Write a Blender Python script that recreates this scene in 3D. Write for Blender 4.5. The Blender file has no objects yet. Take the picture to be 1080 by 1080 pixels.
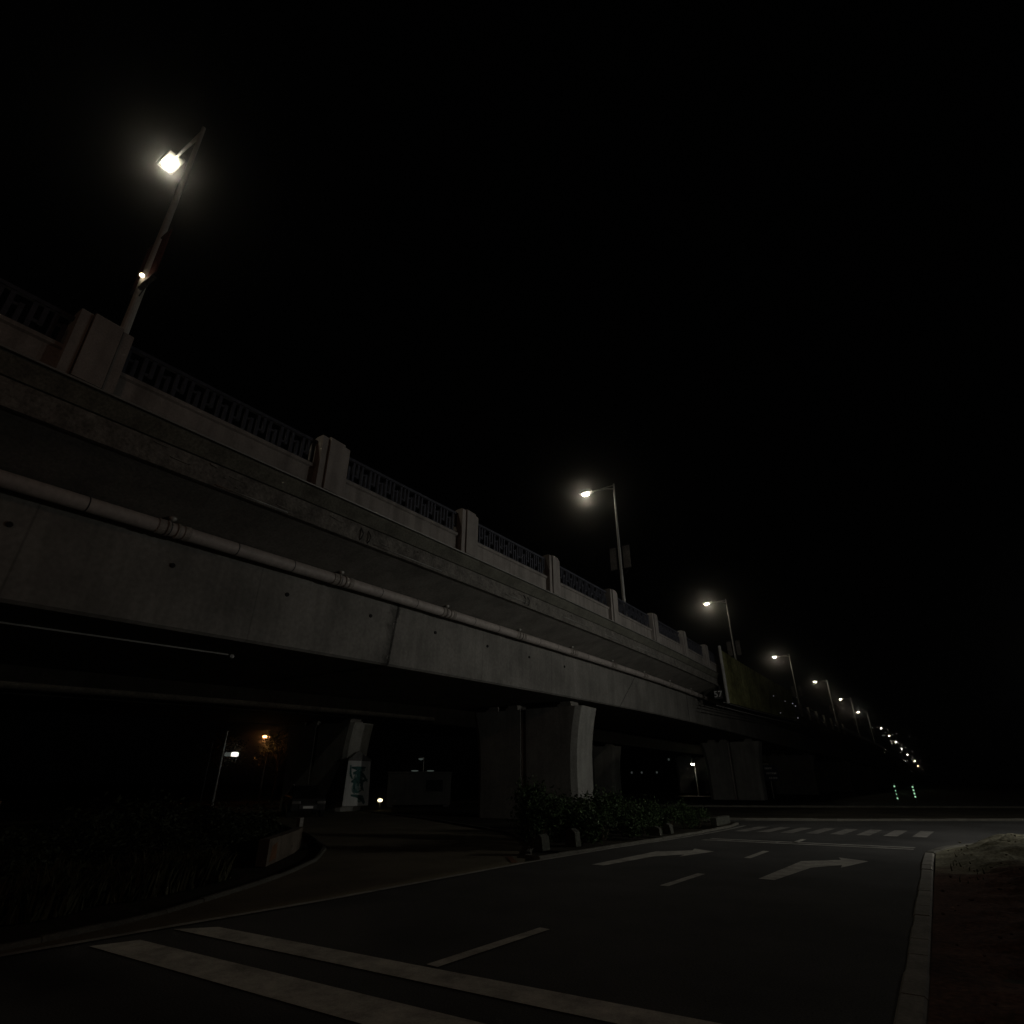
import bpy, bmesh, math, random
from mathutils import Vector, Matrix
random.seed(7)
R = math.radians
sc = bpy.context.scene
col = sc.collection

# ------------------------------------------------------------------ materials
def new_mat(name):
    m = bpy.data.materials.new(name); m.use_nodes = True
    nt = m.node_tree
    return m, nt, nt.nodes['Principled BSDF'], nt.nodes, nt.links

def noise_mat(name, base, rough=0.85, scale=1.5, amount=0.35, fine=30, fine_amt=0.2, bump=0.15,
              streak=0.0, metallic=0.0, tint=None, bump_scale=None, spec=0.3):
    """weathered surface: two octaves of noise, optional vertical drip streaks, fine bump"""
    m, nt, b, N, L = new_mat(name)
    tc = N.new('ShaderNodeTexCoord')
    n1 = N.new('ShaderNodeTexNoise'); n1.inputs['Scale'].default_value = scale; n1.inputs['Detail'].default_value = 8
    n1.inputs['Roughness'].default_value = 0.62
    L.new(tc.outputs['Object'], n1.inputs['Vector'])
    n2 = N.new('ShaderNodeTexNoise'); n2.inputs['Scale'].default_value = fine; n2.inputs['Detail'].default_value = 5
    L.new(tc.outputs['Object'], n2.inputs['Vector'])
    r1 = N.new('ShaderNodeMapRange'); r1.inputs['From Min'].default_value = .3; r1.inputs['From Max'].default_value = .7
    r1.inputs['To Min'].default_value = 1 - amount; r1.inputs['To Max'].default_value = 1 + amount * .6
    L.new(n1.outputs['Fac'], r1.inputs['Value'])
    r2 = N.new('ShaderNodeMapRange'); r2.inputs['From Min'].default_value = .3; r2.inputs['From Max'].default_value = .7
    r2.inputs['To Min'].default_value = 1 - fine_amt; r2.inputs['To Max'].default_value = 1 + fine_amt
    L.new(n2.outputs['Fac'], r2.inputs['Value'])
    mul = N.new('ShaderNodeMath'); mul.operation = 'MULTIPLY'
    L.new(r1.outputs[0], mul.inputs[0]); L.new(r2.outputs[0], mul.inputs[1])
    fac = mul.outputs[0]
    if streak > 0:
        mp = N.new('ShaderNodeMapping'); mp.inputs['Scale'].default_value = (3.0, 3.0, 0.18)
        L.new(tc.outputs['Object'], mp.inputs['Vector'])
        n3 = N.new('ShaderNodeTexNoise'); n3.inputs['Scale'].default_value = 1.3; n3.inputs['Detail'].default_value = 6
        L.new(mp.outputs[0], n3.inputs['Vector'])
        r3 = N.new('ShaderNodeMapRange'); r3.inputs['From Min'].default_value = .35; r3.inputs['From Max'].default_value = .6
        r3.inputs['To Min'].default_value = 1 - streak; r3.inputs['To Max'].default_value = 1.0
        L.new(n3.outputs['Fac'], r3.inputs['Value'])
        m2 = N.new('ShaderNodeMath'); m2.operation = 'MULTIPLY'
        L.new(fac, m2.inputs[0]); L.new(r3.outputs[0], m2.inputs[1]); fac = m2.outputs[0]
    mix = N.new('ShaderNodeMix'); mix.data_type = 'RGBA'; mix.blend_type = 'MIX'
    mix.inputs['A'].default_value = (*base, 1); mix.inputs['B'].default_value = (*(tint or base), 1)
    L.new(n1.outputs['Fac'], mix.inputs['Factor'])
    vm = N.new('ShaderNodeVectorMath'); vm.operation = 'SCALE'
    L.new(mix.outputs['Result'], vm.inputs[0]); L.new(fac, vm.inputs['Scale'])
    L.new(vm.outputs[0], b.inputs['Base Color'])
    b.inputs['Roughness'].default_value = rough; b.inputs['Metallic'].default_value = metallic
    b.inputs['Specular IOR Level'].default_value = spec
    if bump:
        bp = N.new('ShaderNodeBump'); bp.inputs['Strength'].default_value = bump; bp.inputs['Distance'].default_value = .02
        if bump_scale:
            nb = N.new('ShaderNodeTexNoise'); nb.inputs['Scale'].default_value = bump_scale; nb.inputs['Detail'].default_value = 6
            L.new(tc.outputs['Object'], nb.inputs['Vector']); L.new(nb.outputs['Fac'], bp.inputs['Height'])
        else:
            L.new(n2.outputs['Fac'], bp.inputs['Height'])
        L.new(bp.outputs[0], b.inputs['Normal'])
    return m

def emit_mat(name, colr, strength):
    m, nt, b, N, L = new_mat(name)
    N.remove(b)
    e = N.new('ShaderNodeEmission'); e.inputs['Color'].default_value = (*colr, 1); e.inputs['Strength'].default_value = strength
    L.new(e.outputs[0], N['Material Output'].inputs['Surface'])
    m.cycles.emission_sampling = 'NONE'
    return m

def paint_mat(name, base, wear=.45):
    """road paint worn through to the tarmac in patches"""
    m, nt, b, N, L = new_mat(name)
    tc = N.new('ShaderNodeTexCoord')
    n = N.new('ShaderNodeTexNoise'); n.inputs['Scale'].default_value = 2.2; n.inputs['Detail'].default_value = 10; n.inputs['Roughness'].default_value = .75
    L.new(tc.outputs['Object'], n.inputs['Vector'])
    r = N.new('ShaderNodeMapRange'); r.inputs['From Min'].default_value = .28; r.inputs['From Max'].default_value = .62
    r.inputs['To Min'].default_value = wear; r.inputs['To Max'].default_value = 1
    L.new(n.outputs['Fac'], r.inputs['Value'])
    n2 = N.new('ShaderNodeTexNoise'); n2.inputs['Scale'].default_value = 60; n2.inputs['Detail'].default_value = 4
    L.new(tc.outputs['Object'], n2.inputs['Vector'])
    r2 = N.new('ShaderNodeMapRange'); r2.inputs['To Min'].default_value = .6; r2.inputs['To Max'].default_value = 1.25
    L.new(n2.outputs['Fac'], r2.inputs['Value'])
    mu = N.new('ShaderNodeMath'); mu.operation = 'MULTIPLY'; L.new(r.outputs[0], mu.inputs[0]); L.new(r2.outputs[0], mu.inputs[1])
    vm = N.new('ShaderNodeVectorMath'); vm.operation = 'SCALE'; vm.inputs[0].default_value = base
    L.new(mu.outputs[0], vm.inputs['Scale']); L.new(vm.outputs[0], b.inputs['Base Color'])
    b.inputs['Roughness'].default_value = .8; b.inputs['Specular IOR Level'].default_value = .2
    return m

def leaf_mat(name, base):
    m, nt, b, N, L = new_mat(name)
    tc = N.new('ShaderNodeTexCoord')
    n = N.new('ShaderNodeTexNoise'); n.inputs['Scale'].default_value = 4; n.inputs['Detail'].default_value = 4
    L.new(tc.outputs['Object'], n.inputs['Vector'])
    r = N.new('ShaderNodeMapRange'); r.inputs['From Min'].default_value = .3; r.inputs['From Max'].default_value = .7
    r.inputs['To Min'].default_value = .5; r.inputs['To Max'].default_value = 1.5
    L.new(n.outputs['Fac'], r.inputs['Value'])
    vm = N.new('ShaderNodeVectorMath'); vm.operation = 'SCALE'; vm.inputs[0].default_value = base
    L.new(r.outputs[0], vm.inputs['Scale']); L.new(vm.outputs[0], b.inputs['Base Color'])
    b.inputs['Roughness'].default_value = .65; b.inputs['Specular IOR Level'].default_value = .25
    return m

def girder_mat():
    """formed concrete: blotches, form-panel seams, one stained construction joint, an oblique crack"""
    m = noise_mat('girder_concrete', (.30, .295, .275), rough=.9, scale=.6, amount=.4, fine=9, fine_amt=.14, bump=.2,
                  streak=.16, tint=(.23, .22, .205))
    nt = m.node_tree; N = nt.nodes; L = nt.links; b = N['Principled BSDF']
    src = b.inputs['Base Color'].links[0].from_socket
    tc = N.new('ShaderNodeTexCoord'); sp = N.new('ShaderNodeSeparateXYZ'); L.new(tc.outputs['Object'], sp.inputs[0])
    wob = N.new('ShaderNodeTexNoise'); wob.inputs['Scale'].default_value = 3; wob.inputs['Detail'].default_value = 8; wob.inputs['Roughness'].default_value = .7
    L.new(tc.outputs['Object'], wob.inputs['Vector'])
    def line(y0, slope, z0, width, soft, depth, wobble, one_sided=False):
        # distance from the line y = y0 + slope (z - z0)
        a = N.new('ShaderNodeMath'); a.operation = 'MULTIPLY_ADD'; L.new(sp.outputs['Z'], a.inputs[0]); a.inputs[1].default_value = -slope; a.inputs[2].default_value = slope * z0 - y0
        d = N.new('ShaderNodeMath'); d.operation = 'ADD'; L.new(sp.outputs['Y'], d.inputs[0]); L.new(a.outputs[0], d.inputs[1])
        w = N.new('ShaderNodeMath'); w.operation = 'MULTIPLY_ADD'; L.new(wob.outputs['Fac'], w.inputs[0]); w.inputs[1].default_value = wobble; w.inputs[2].default_value = -wobble * .5
        e = N.new('ShaderNodeMath'); e.operation = 'ADD'; L.new(d.outputs[0], e.inputs[0]); L.new(w.outputs[0], e.inputs[1])
        if one_sided:
            g = N.new('ShaderNodeMath'); g.operation = 'MULTIPLY'; L.new(e.outputs[0], g.inputs[0]); g.inputs[1].default_value = -1
            # keep only the near side of the joint
            r = N.new('ShaderNodeMapRange'); r.interpolation_type = 'SMOOTHSTEP'
            r.inputs['From Min'].default_value = 0; r.inputs['From Max'].default_value = width + soft
            r.inputs['To Min'].default_value = depth; r.inputs['To Max'].default_value = 1
            L.new(g.outputs[0], r.inputs['Value'])
            gt = N.new('ShaderNodeMath'); gt.operation = 'GREATER_THAN'; L.new(e.outputs[0], gt.inputs[0]); gt.inputs[1].default_value = 0.02
            mx = N.new('ShaderNodeMath'); mx.operation = 'MAXIMUM'; L.new(r.outputs[0], mx.inputs[0]); L.new(gt.outputs[0], mx.inputs[1])
            return mx.outputs[0]
        ab = N.new('ShaderNodeMath'); ab.operation = 'ABSOLUTE'; L.new(e.outputs[0], ab.inputs[0])
        r = N.new('ShaderNodeMapRange'); r.inputs['From Min'].default_value = width; r.inputs['From Max'].default_value = width + soft
        r.inputs['To Min'].default_value = depth; r.inputs['To Max'].default_value = 1
        L.new(ab.outputs[0], r.inputs['Value'])
        return r.outputs[0]
    facs = [line(13.05, .12, 5.8, .02, .05, .25, .05), line(13.05, .12, 5.8, .0, .5, .4, 1.1, True),
            line(33.2, 1.35, 6.8, .03, .05, .35, .3), line(3.2, 0.03, 5.8, .01, .02, .7, .02), line(8.1, 0.02, 5.8, .008, .02, .75, .02),
            line(18.0, 0.02, 5.8, .01, .03, .75, .02), line(23.5, 0.02, 5.8, .01, .03, .8, .02), line(44.5, 0.02, 5.8, .03, .04, .4, .05)]
    f = facs[0]
    for g in facs[1:]:
        mm = N.new('ShaderNodeMath'); mm.operation = 'MULTIPLY'; L.new(f, mm.inputs[0]); L.new(g, mm.inputs[1]); f = mm.outputs[0]
    vm = N.new('ShaderNodeVectorMath'); vm.operation = 'SCALE'; L.new(src, vm.inputs[0]); L.new(f, vm.inputs['Scale'])
    L.new(vm.outputs[0], b.inputs['Base Color'])
    return m

M = {}
M['girder'] = girder_mat()
M['lit_band'] = noise_mat('lit_band_pipe', (.2, .19, .18), rough=.8, scale=1.4, amount=.5, fine=10, fine_amt=.3, bump=.05)
M['rear'] = noise_mat('shade_dark_concrete', (.06, .058, .054), rough=.95, scale=.8, amount=.4, fine=9, fine_amt=.2, bump=.2, streak=.3)  # shade from the near deck put into the rear concrete colour
M['deck'] = noise_mat('deck_concrete', (.27, .255, .235), rough=.92, scale=1.2, amount=.35, fine=14, fine_amt=.18, bump=.25, tint=(.22, .21, .19))
M['fascia'] = noise_mat('weathered_fascia', (.26, .245, .225), rough=.92, scale=2.6, amount=.6, fine=16, fine_amt=.35, bump=.5, tint=(.15, .145, .13))
M['cornice'] = noise_mat('shaded_cornice', (.19, .185, .16), rough=.95, scale=1.8, amount=.5, fine=20, fine_amt=.3, bump=.3, tint=(.13, .13, .105))  # shade of the sloped ledge put into a darker, greener colour
M['parapet'] = noise_mat('parapet_plaster', (.37, .35, .33), rough=.9, scale=1.1, amount=.3, fine=22, fine_amt=.12, bump=.15, streak=.3, tint=(.33, .3, .28))
M['post'] = noise_mat('post_plaster', (.40, .375, .355), rough=.9, scale=1.6, amount=.25, fine=24, fine_amt=.1, bump=.15, streak=.2, tint=(.36, .33, .31))
M['pier'] = noise_mat('pier_concrete', (.31, .31, .29), rough=.9, scale=.9, amount=.25, fine=12, fine_amt=.12, bump=.2, streak=.18)
M['rail'] = noise_mat('railing_metal', (.085, .09, .115), rough=.5, scale=6, amount=.3, fine=40, fine_amt=.2, bump=0, metallic=.2, spec=.4)
M['pipe'] = noise_mat('pvc_pipe', (.54, .485, .465), rough=.55, scale=1.4, amount=.22, fine=10, fine_amt=.12, bump=.03, tint=(.43, .4, .37), spec=.4)
M['collar'] = noise_mat('pipe_collar', (.36, .33, .3), rough=.6, scale=4, amount=.4, fine=30, fine_amt=.2, bump=.05)
M['steel'] = noise_mat('galvanised_steel', (.42, .42, .40), rough=.5, scale=3, amount=.2, fine=40, fine_amt=.1, bump=0, metallic=.35, spec=.5)
M['dark_metal'] = noise_mat('dark_metal', (.06, .06, .065), rough=.55, scale=5, amount=.3, fine=30, fine_amt=.2, bump=0)
M['pole'] = noise_mat('painted_pole', (.50, .50, .48), rough=.5, scale=2.2, amount=.2, fine=20, fine_amt=.1, bump=0, spec=.4)
M['board'] = noise_mat('banner_cloth', (.24, .225, .21), rough=.8, scale=3, amount=.4, fine=14, fine_amt=.3, bump=.1)
M['red_cloth'] = noise_mat('red_banner_cloth', (.12, .045, .042), rough=.8, scale=3, amount=.4, fine=14, fine_amt=.3, bump=.1)
M['asphalt'] = noise_mat('asphalt', (.056, .055, .055), rough=.9, scale=.35, amount=.6, fine=55, fine_amt=.55, bump=.35, tint=(.042, .042, .042), spec=.25)
M['asphalt_far'] = noise_mat('old_asphalt', (.045, .045, .044), rough=.95, scale=.3, amount=.4, fine=50, fine_amt=.3, bump=.3, tint=(.034, .034, .034), spec=.15)
M['side'] = noise_mat('side_road_concrete', (.21, .185, .13), rough=.95, scale=.6, amount=.35, fine=40, fine_amt=.25, bump=.3, tint=(.15, .132, .1), spec=.15)
M['paint'] = paint_mat('road_paint', (.52, .50, .46), .3)
M['paint_old'] = paint_mat('old_road_paint', (.26, .25, .235), .25)
M['paint_mid'] = paint_mat('worn_road_paint', (.38, .37, .345), .3)
M['kerb'] = noise_mat('kerb_stone', (.26, .25, .23), rough=.92, scale=2.5, amount=.35, fine=30, fine_amt=.2, bump=.3, tint=(.2, .19, .17))
M['block'] = noise_mat('weathered_block', (.085, .085, .075), rough=.95, scale=7, amount=.6, fine=30, fine_amt=.3, bump=.4, tint=(.05, .055, .04))
M['kerb_dark'] = noise_mat('dark_kerb_stone', (.15, .14, .12), rough=.95, scale=2.5, amount=.4, fine=30, fine_amt=.25, bump=.3, tint=(.1, .1, .085))
M['soil'] = noise_mat('bare_soil', (.165, .155, .115), rough=1, scale=1.1, amount=.5, fine=18, fine_amt=.4, bump=.8, tint=(.10, .10, .07), bump_scale=9, spec=.05)
M['red_soil'] = noise_mat('red_soil', (.085, .045, .038), rough=1, scale=1.4, amount=.5, fine=22, fine_amt=.4, bump=.8, tint=(.06, .04, .035), bump_scale=9, spec=.05)
M['ground'] = noise_mat('dark_earth', (.05, .045, .035), rough=1, scale=.4, amount=.5, fine=9, fine_amt=.35, bump=.4, spec=.05)
M['wall'] = noise_mat('planter_plaster', (.14, .115, .09), rough=.92, scale=2, amount=.4, fine=24, fine_amt=.2, bump=.25, streak=.25)
M['orange_stain'] = noise_mat('orange_paint_patch', (.15, .07, .035), rough=.85, scale=5, amount=.4, fine=24, fine_amt=.2, bump=.1)
M['leaf'] = leaf_mat('hedge_leaf', (.03, .056, .016))
M['leaf_dark'] = leaf_mat('dark_leaf', (.024, .03, .014))
M['grass'] = leaf_mat('dry_grass', (.06, .056, .028))
M['bark'] = noise_mat('bark', (.09, .07, .05), rough=.95, scale=6, amount=.4, fine=30, fine_amt=.3, bump=.5)
M['white_board'] = noise_mat('white_board', (.72, .73, .71), rough=.75, scale=1.6, amount=.2, fine=20, fine_amt=.1, bump=.05, streak=.15)
M['teal_ink'] = noise_mat('teal_ink', (.05, .14, .135), rough=.8, scale=5, amount=.6, fine=20, fine_amt=.3, bump=0)
M['teal_wash'] = noise_mat('teal_wash', (.13, .26, .25), rough=.8, scale=3, amount=.6, fine=14, fine_amt=.4, bump=0, tint=(.3, .36, .35))
M['board_frame'] = noise_mat('board_frame', (.18, .18, .17), rough=.7, scale=5, amount=.3, fine=20, fine_amt=.2, bump=0)
M['hoarding'] = noise_mat('hoarding_sheet', (.40, .40, .12), rough=.8, scale=.5, amount=.7, fine=3.5, fine_amt=.35, bump=.1, streak=.3, tint=(.27, .27, .17))
M['sign_blue'] = noise_mat('sign_blue', (.015, .03, .06), rough=.5, scale=4, amount=.2, fine=30, fine_amt=.1, bump=0)
M['sign_white'] = noise_mat('sign_white', (.75, .76, .75), rough=.5, scale=4, amount=.1, fine=30, fine_amt=.05, bump=0)
M['plate'] = noise_mat('number_plate', (.05, .05, .055), rough=.6, scale=4, amount=.2, fine=30, fine_amt=.1, bump=0)
M['car_paint'] = noise_mat('car_paint', (.04, .04, .042), rough=.25, scale=2, amount=.1, fine=30, fine_amt=.05, bump=0, spec=.6)
M['car_white'] = noise_mat('pale_car_paint', (.4, .4, .4), rough=.25, scale=2, amount=.1, fine=30, fine_amt=.05, bump=0, spec=.6)
M['car_glass'] = noise_mat('car_glass', (.015, .017, .02), rough=.08, scale=2, amount=.1, fine=30, fine_amt=.05, bump=0, spec=.8)
M['tyre'] = noise_mat('tyre_rubber', (.02, .02, .02), rough=.9, scale=8, amount=.2, fine=30, fine_amt=.1, bump=0)
M['chrome'] = noise_mat('chrome', (.6, .6, .6), rough=.2, scale=8, amount=.1, fine=30, fine_amt=.05, bump=0, metallic=.9, spec=.6)
M['cabin'] = noise_mat('cabin_sheet', (.045, .045, .043), rough=.6, scale=1.4, amount=.25, fine=20, fine_amt=.1, bump=.05, streak=.2)
M['far_wall'] = noise_mat('far_wall', (.12, .12, .12), rough=.9, scale=.3, amount=.3, fine=2, fine_amt=.2, bump=0)
M['lens'] = emit_mat('lamp_lens_lit', (1.0, .92, .70), 34)
M['lens_orange'] = emit_mat('orange_lens_lit', (1.0, .42, .12), 40)
M['lens_white'] = emit_mat('white_lens_lit', (1.0, 1.0, .86), 1.5)
M['lens_white_dim'] = emit_mat('white_lens_dim', (.9, 1.0, .9), .05)
M['lens_yellow'] = emit_mat('yellow_lens_lit', (1.0, .86, .5), 2.5)
M['led_green'] = emit_mat('green_led_lit', (.5, 1.0, .6), .8)
M['spot_small'] = emit_mat('small_led_lit', (1.0, .8, .55), 6)
M['bulb_dim'] = emit_mat('small_bulb_dim', (.9, .9, .95), .3)
M['window_lit'] = emit_mat('window_lit', (.75, .9, .8), .05)

# ------------------------------------------------------------------ mesh builder
class MB:
    def __init__(s): s.v = []; s.f = []
    def quad(s, pts):
        i = len(s.v); s.v += [tuple(p) for p in pts]; s.f.append(tuple(range(i, i + len(pts))))
    def box(s, x0, x1, y0, y1, z0, z1):
        i = len(s.v)
        s.v += [(x0, y0, z0), (x1, y0, z0), (x1, y1, z0), (x0, y1, z0), (x0, y0, z1), (x1, y0, z1), (x1, y1, z1), (x0, y1, z1)]
        s.f += [tuple(i + k for k in q) for q in ((0, 3, 2, 1), (4, 5, 6, 7), (0, 1, 5, 4), (1, 2, 6, 5), (2, 3, 7, 6), (3, 0, 4, 7))]
    def prism(s, poly, a, b, axis='y'):
        """poly in the plane across the axis, extruded from a to b"""
        n = len(poly); i = len(s.v)
        for c in (a, b):
            for (p, q) in poly:
                s.v.append((p, c, q) if axis == 'y' else ((c, p, q) if axis == 'x' else (p, q, c)))
        s.f.append(tuple(i + k for k in range(n))[::-1]); s.f.append(tuple(i + n + k for k in range(n)))
        for k in range(n): s.f.append((i + k, i + (k + 1) % n, i + n + (k + 1) % n, i + n + k))
    def tube(s, pts, rad, seg=12, cap=True):
        pts = [Vector(p) for p in pts]; n = len(pts)
        rads = rad if isinstance(rad, (list, tuple)) else [rad] * n
        i0 = len(s.v); up = Vector((0, 0, 1)); prev = None
        for k, p in enumerate(pts):
            d = (pts[min(k + 1, n - 1)] - pts[max(k - 1, 0)]).normalized()
            if prev is None:
                a = d.cross(up)
                if a.length < 1e-3: a = d.cross(Vector((1, 0, 0)))
                a.normalize()
            else:
                a = (prev - d * prev.dot(d)).normalized()
            prev = a; c = d.cross(a)
            for j in range(seg):
                t = 2 * math.pi * j / seg
                s.v.append(tuple(p + (a * math.cos(t) + c * math.sin(t)) * rads[k]))
        for k in range(n - 1):
            for j in range(seg):
                s.f.append((i0 + k * seg + j, i0 + k * seg + (j + 1) % seg, i0 + (k + 1) * seg + (j + 1) % seg, i0 + (k + 1) * seg + j))
        if cap:
            s.f.append(tuple(i0 + j for j in range(seg))[::-1]); s.f.append(tuple(i0 + (n - 1) * seg + j for j in range(seg)))
    def ellipsoid(s, c, r, nu=14, nv=8, zmin=-1.0, zmax=1.0):
        i0 = len(s.v)
        for a in range(nv + 1):
            t = math.asin(zmin) + (math.asin(zmax) - math.asin(zmin)) * a / nv
            for b_ in range(nu):
                u = 2 * math.pi * b_ / nu
                s.v.append((c[0] + r[0] * math.cos(t) * math.cos(u), c[1] + r[1] * math.cos(t) * math.sin(u), c[2] + r[2] * math.sin(t)))
        for a in range(nv):
            for b_ in range(nu):
                s.f.append((i0 + a * nu + b_, i0 + a * nu + (b_ + 1) % nu, i0 + (a + 1) * nu + (b_ + 1) % nu, i0 + (a + 1) * nu + b_))
        s.f.append(tuple(i0 + j for j in range(nu))[::-1]); s.f.append(tuple(i0 + nv * nu + j for j in range(nu)))
    def leaf(s, c, size, jitter=.5):
        a = Vector((random.gauss(0, 1), random.gauss(0, 1), random.gauss(0, .7))).normalized()
        b_ = a.cross(Vector((random.gauss(0, 1), random.gauss(0, 1), random.gauss(0, 1)))).normalized()
        l = size * random.uniform(1 - jitter, 1 + jitter); w = l * .42; c = Vector(c)
        s.quad([c - a * l * .5, c + b_ * w * .5, c + a * l * .5, c - b_ * w * .5])
    def build(s, name, mat, parent=None, smooth=False, bevel=0, label=None):
        me = bpy.data.meshes.new(name); me.from_pydata(s.v, [], s.f); me.validate(); me.update()
        bm = bmesh.new(); bm.from_mesh(me); bmesh.ops.recalc_face_normals(bm, faces=bm.faces); bm.to_mesh(me); bm.free()
        if smooth:
            for p in me.polygons: p.use_smooth = True
        me.materials.append(mat)
        o = bpy.data.objects.new(name, me); col.objects.link(o)
        if parent is not None:
            o.parent = parent
            base = parent
            loc = Vector((0, 0, 0))
            if parent.get('_world'):          # meshes modelled in world coordinates
                loc = -Vector(parent['_world'])
            o.matrix_parent_inverse = Matrix.Translation(loc)
        if bevel:
            bv = o.modifiers.new('bevel', 'BEVEL'); bv.width = bevel; bv.segments = 2; bv.limit_method = 'ANGLE'; bv.angle_limit = R(40)
        if label: o['label'] = label
        return o

def tag(o, label=None, cat=None, group=None, kind=None):
    if label: o['label'] = label
    if cat: o['category'] = cat
    if group: o['group'] = group
    if kind: o['kind'] = kind
    return o

def empty(name, loc, label, cat, group=None, rz=0, world=False):
    o = bpy.data.objects.new(name, None); col.objects.link(o); o.location = loc; o.rotation_euler.z = rz
    o.empty_display_size = .3
    if world: o['_world'] = tuple(loc)
    return tag(o, label, cat, group)

def copy_tree(o, parent=None):
    c = o.copy(); col.objects.link(c); c.parent = parent
    if parent is not None: c.matrix_parent_inverse = o.matrix_parent_inverse.copy()
    for ch in list(o.children): copy_tree(ch, c)
    return c

def structure(o): o['kind'] = 'structure'; return o

# ------------------------------------------------------------------ the line of the viaduct
def interp(tab, y):
    if y <= tab[0][0]: return tab[0][1] + (tab[1][1] - tab[0][1]) / (tab[1][0] - tab[0][0]) * (y - tab[0][0])
    for k in range(len(tab) - 1):
        (a, va), (b, vb) = tab[k], tab[k + 1]
        if y <= b:
            ma = (tab[k + 1][1] - tab[k - 1][1]) / (tab[k + 1][0] - tab[k - 1][0]) if k > 0 else (vb - va) / (b - a)
            mb_ = (tab[k + 2][1] - va) / (tab[k + 2][0] - a) if k + 2 < len(tab) else (vb - va) / (b - a)
            t = (y - a) / (b - a); h = b - a
            return (2*t**3 - 3*t*t + 1)*va + (t**3 - 2*t*t + t)*h*ma + (-2*t**3 + 3*t*t)*vb + (t**3 - t*t)*h*mb_
    return tab[-1][1]
DZ = [(0, 0), (10, .39), (20, .73), (30, 1.01), (40, 1.21), (58, 1.33), (88, 1.17), (117, 1.08), (146, 1.03), (175, .92), (233, .75), (262, .1), (291, -.7), (320, -2), (349, -3.4), (378, -5.6), (407, -7.3), (425, -8.0)]
OFF = [(-60, 0), (0, 0), (40, 0), (58, .02), (88, .9), (117, 2.55), (146, 4.0), (175, 5.4), (233, 8.1), (262, 9.4), (291, 10.6), (320, 11.8), (349, 13.4), (378, 15.6), (407, 16.8), (425, 17.5)]
def dz(y): return interp(DZ, y)
def off(y): return interp(OFF, y)
def pz(y, z):
    """height of a point of the parapet: it is a little lower at the near end"""
    e = -.28 + .28 * max(0, min(1, (y - 2) / 19))
    return z + dz(y) + e * max(0, min(1.1, (z - 7.9) / 1.7))
def stations(a, b):
    ys = [a]; y = a
    while y < b - 1e-6:
        y = min(b, y + (2 if y < 60 else 6)); ys.append(y)
    return ys
def sweep(mb, profile, a, b, shift=0.0, closed=True, zf=None):
    """profile: list of (t, z) at dz = 0; t is metres left of the camera line"""
    ys = stations(a, b); n = len(profile); i0 = len(mb.v)
    for y in ys:
        for (t, z) in profile: mb.v.append((-t - shift + off(y), y, zf(y, z) if zf else z + dz(y)))
    for k in range(len(ys) - 1):
        for j in range(n if closed else n - 1):
            jj = (j + 1) % n
            mb.f.append((i0 + k*n + j, i0 + k*n + jj, i0 + (k+1)*n + jj, i0 + (k+1)*n + j))
    if closed:
        mb.f.append(tuple(i0 + j for j in range(n))); mb.f.append(tuple(i0 + (len(ys)-1)*n + j for j in range(n))[::-1])

POSTS = [2.6 - 5.7*k for k in range(4, 0, -1)] + [2.6, 8.1, 14.0, 20.0, 26.3, 32.4, 38.1, 43.5]
FAR_POSTS = [43.5 + 5.8*k for k in range(1, 14)]

def post_mesh(y, shift, first=False):
    mb = MB()
    def prof(tf, depth, z0, z1, r):
        p = [(tf, z0), (tf, z1 - .03), (tf + .03, z1)]
        for k in range(7):
            a = math.pi/2 * k / 6
            p.append((tf + depth - r + r*math.sin(a), z1 - r + r*math.cos(a)))
        p += [(tf + depth, z0)]
        return p
    d, o_ = dz(y), off(y)
    for (y0, y1, tf, dep, zt, r) in ((-.45, -.262, 10.76, .50, 9.62, .30), (-.24, .24, 10.71, .52, 9.65, .28), (.262, .45, 10.76, .50, 9.62, .30), (-.262, -.24, 10.83, .40, 9.55, .28), (.24, .262, 10.83, .40, 9.55, .28)):
        poly = [(-t - shift + o_, pz(y, z)) for (t, z) in prof(tf, dep, 7.94, zt, r)]
        mb.prism(poly, y + y0, y + y1)
    return mb

def railing_mesh(ya, yb, shift):
    """one bay: top and bottom rails with flat bars joined in a meander"""
    mb = MB(); t0 = 10.98
    def X(y, t): return -t - shift + off(y)
    def bar(y0, y1, z0, z1, t=t0, th=.05):
        i = len(mb.v)
        for (y, zz) in ((y0, z0), (y1, z0), (y1, z1), (y0, z1)):
            for tt in (t, t + th): mb.v.append((X(y, tt), y, pz(y, zz)))
        q = [(0, 2, 4, 6), (1, 7, 5, 3), (0, 1, 3, 2), (2, 3, 5, 4), (4, 5, 7, 6), (6, 7, 1, 0)]
        mb.f += [tuple(i + k for k in f) for f in q]
    def run(z0, z1, t, th):
        m = 6
        for k in range(m): bar(ya + (yb - ya)*k/m, ya + (yb - ya)*(k + 1)/m - .0005, z0, z1, t, th)
    run(9.41, 9.50, t0 - .02, .09); run(8.70, 8.75, t0, .05)
    n = int((yb - ya) / .155); st = (yb - ya) / n
    for k in range(n):
        y = ya + (k + .5) * st
        if k % 2 == 0:
            bar(y - .037, y + .037, 8.752, 9.40)
        elif k % 4 == 1:
            bar(y - .037, y + .037, 8.752, 9.21); bar(y - .037 - st + .075, y - .038, 9.12, 9.17, t0 + .006, .038)
        else:
            bar(y - .037, y + .037, 8.93, 9.40); bar(y - .037 - st + .075, y - .038, 8.95, 9.0, t0 + .006, .038)
    return mb

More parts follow.
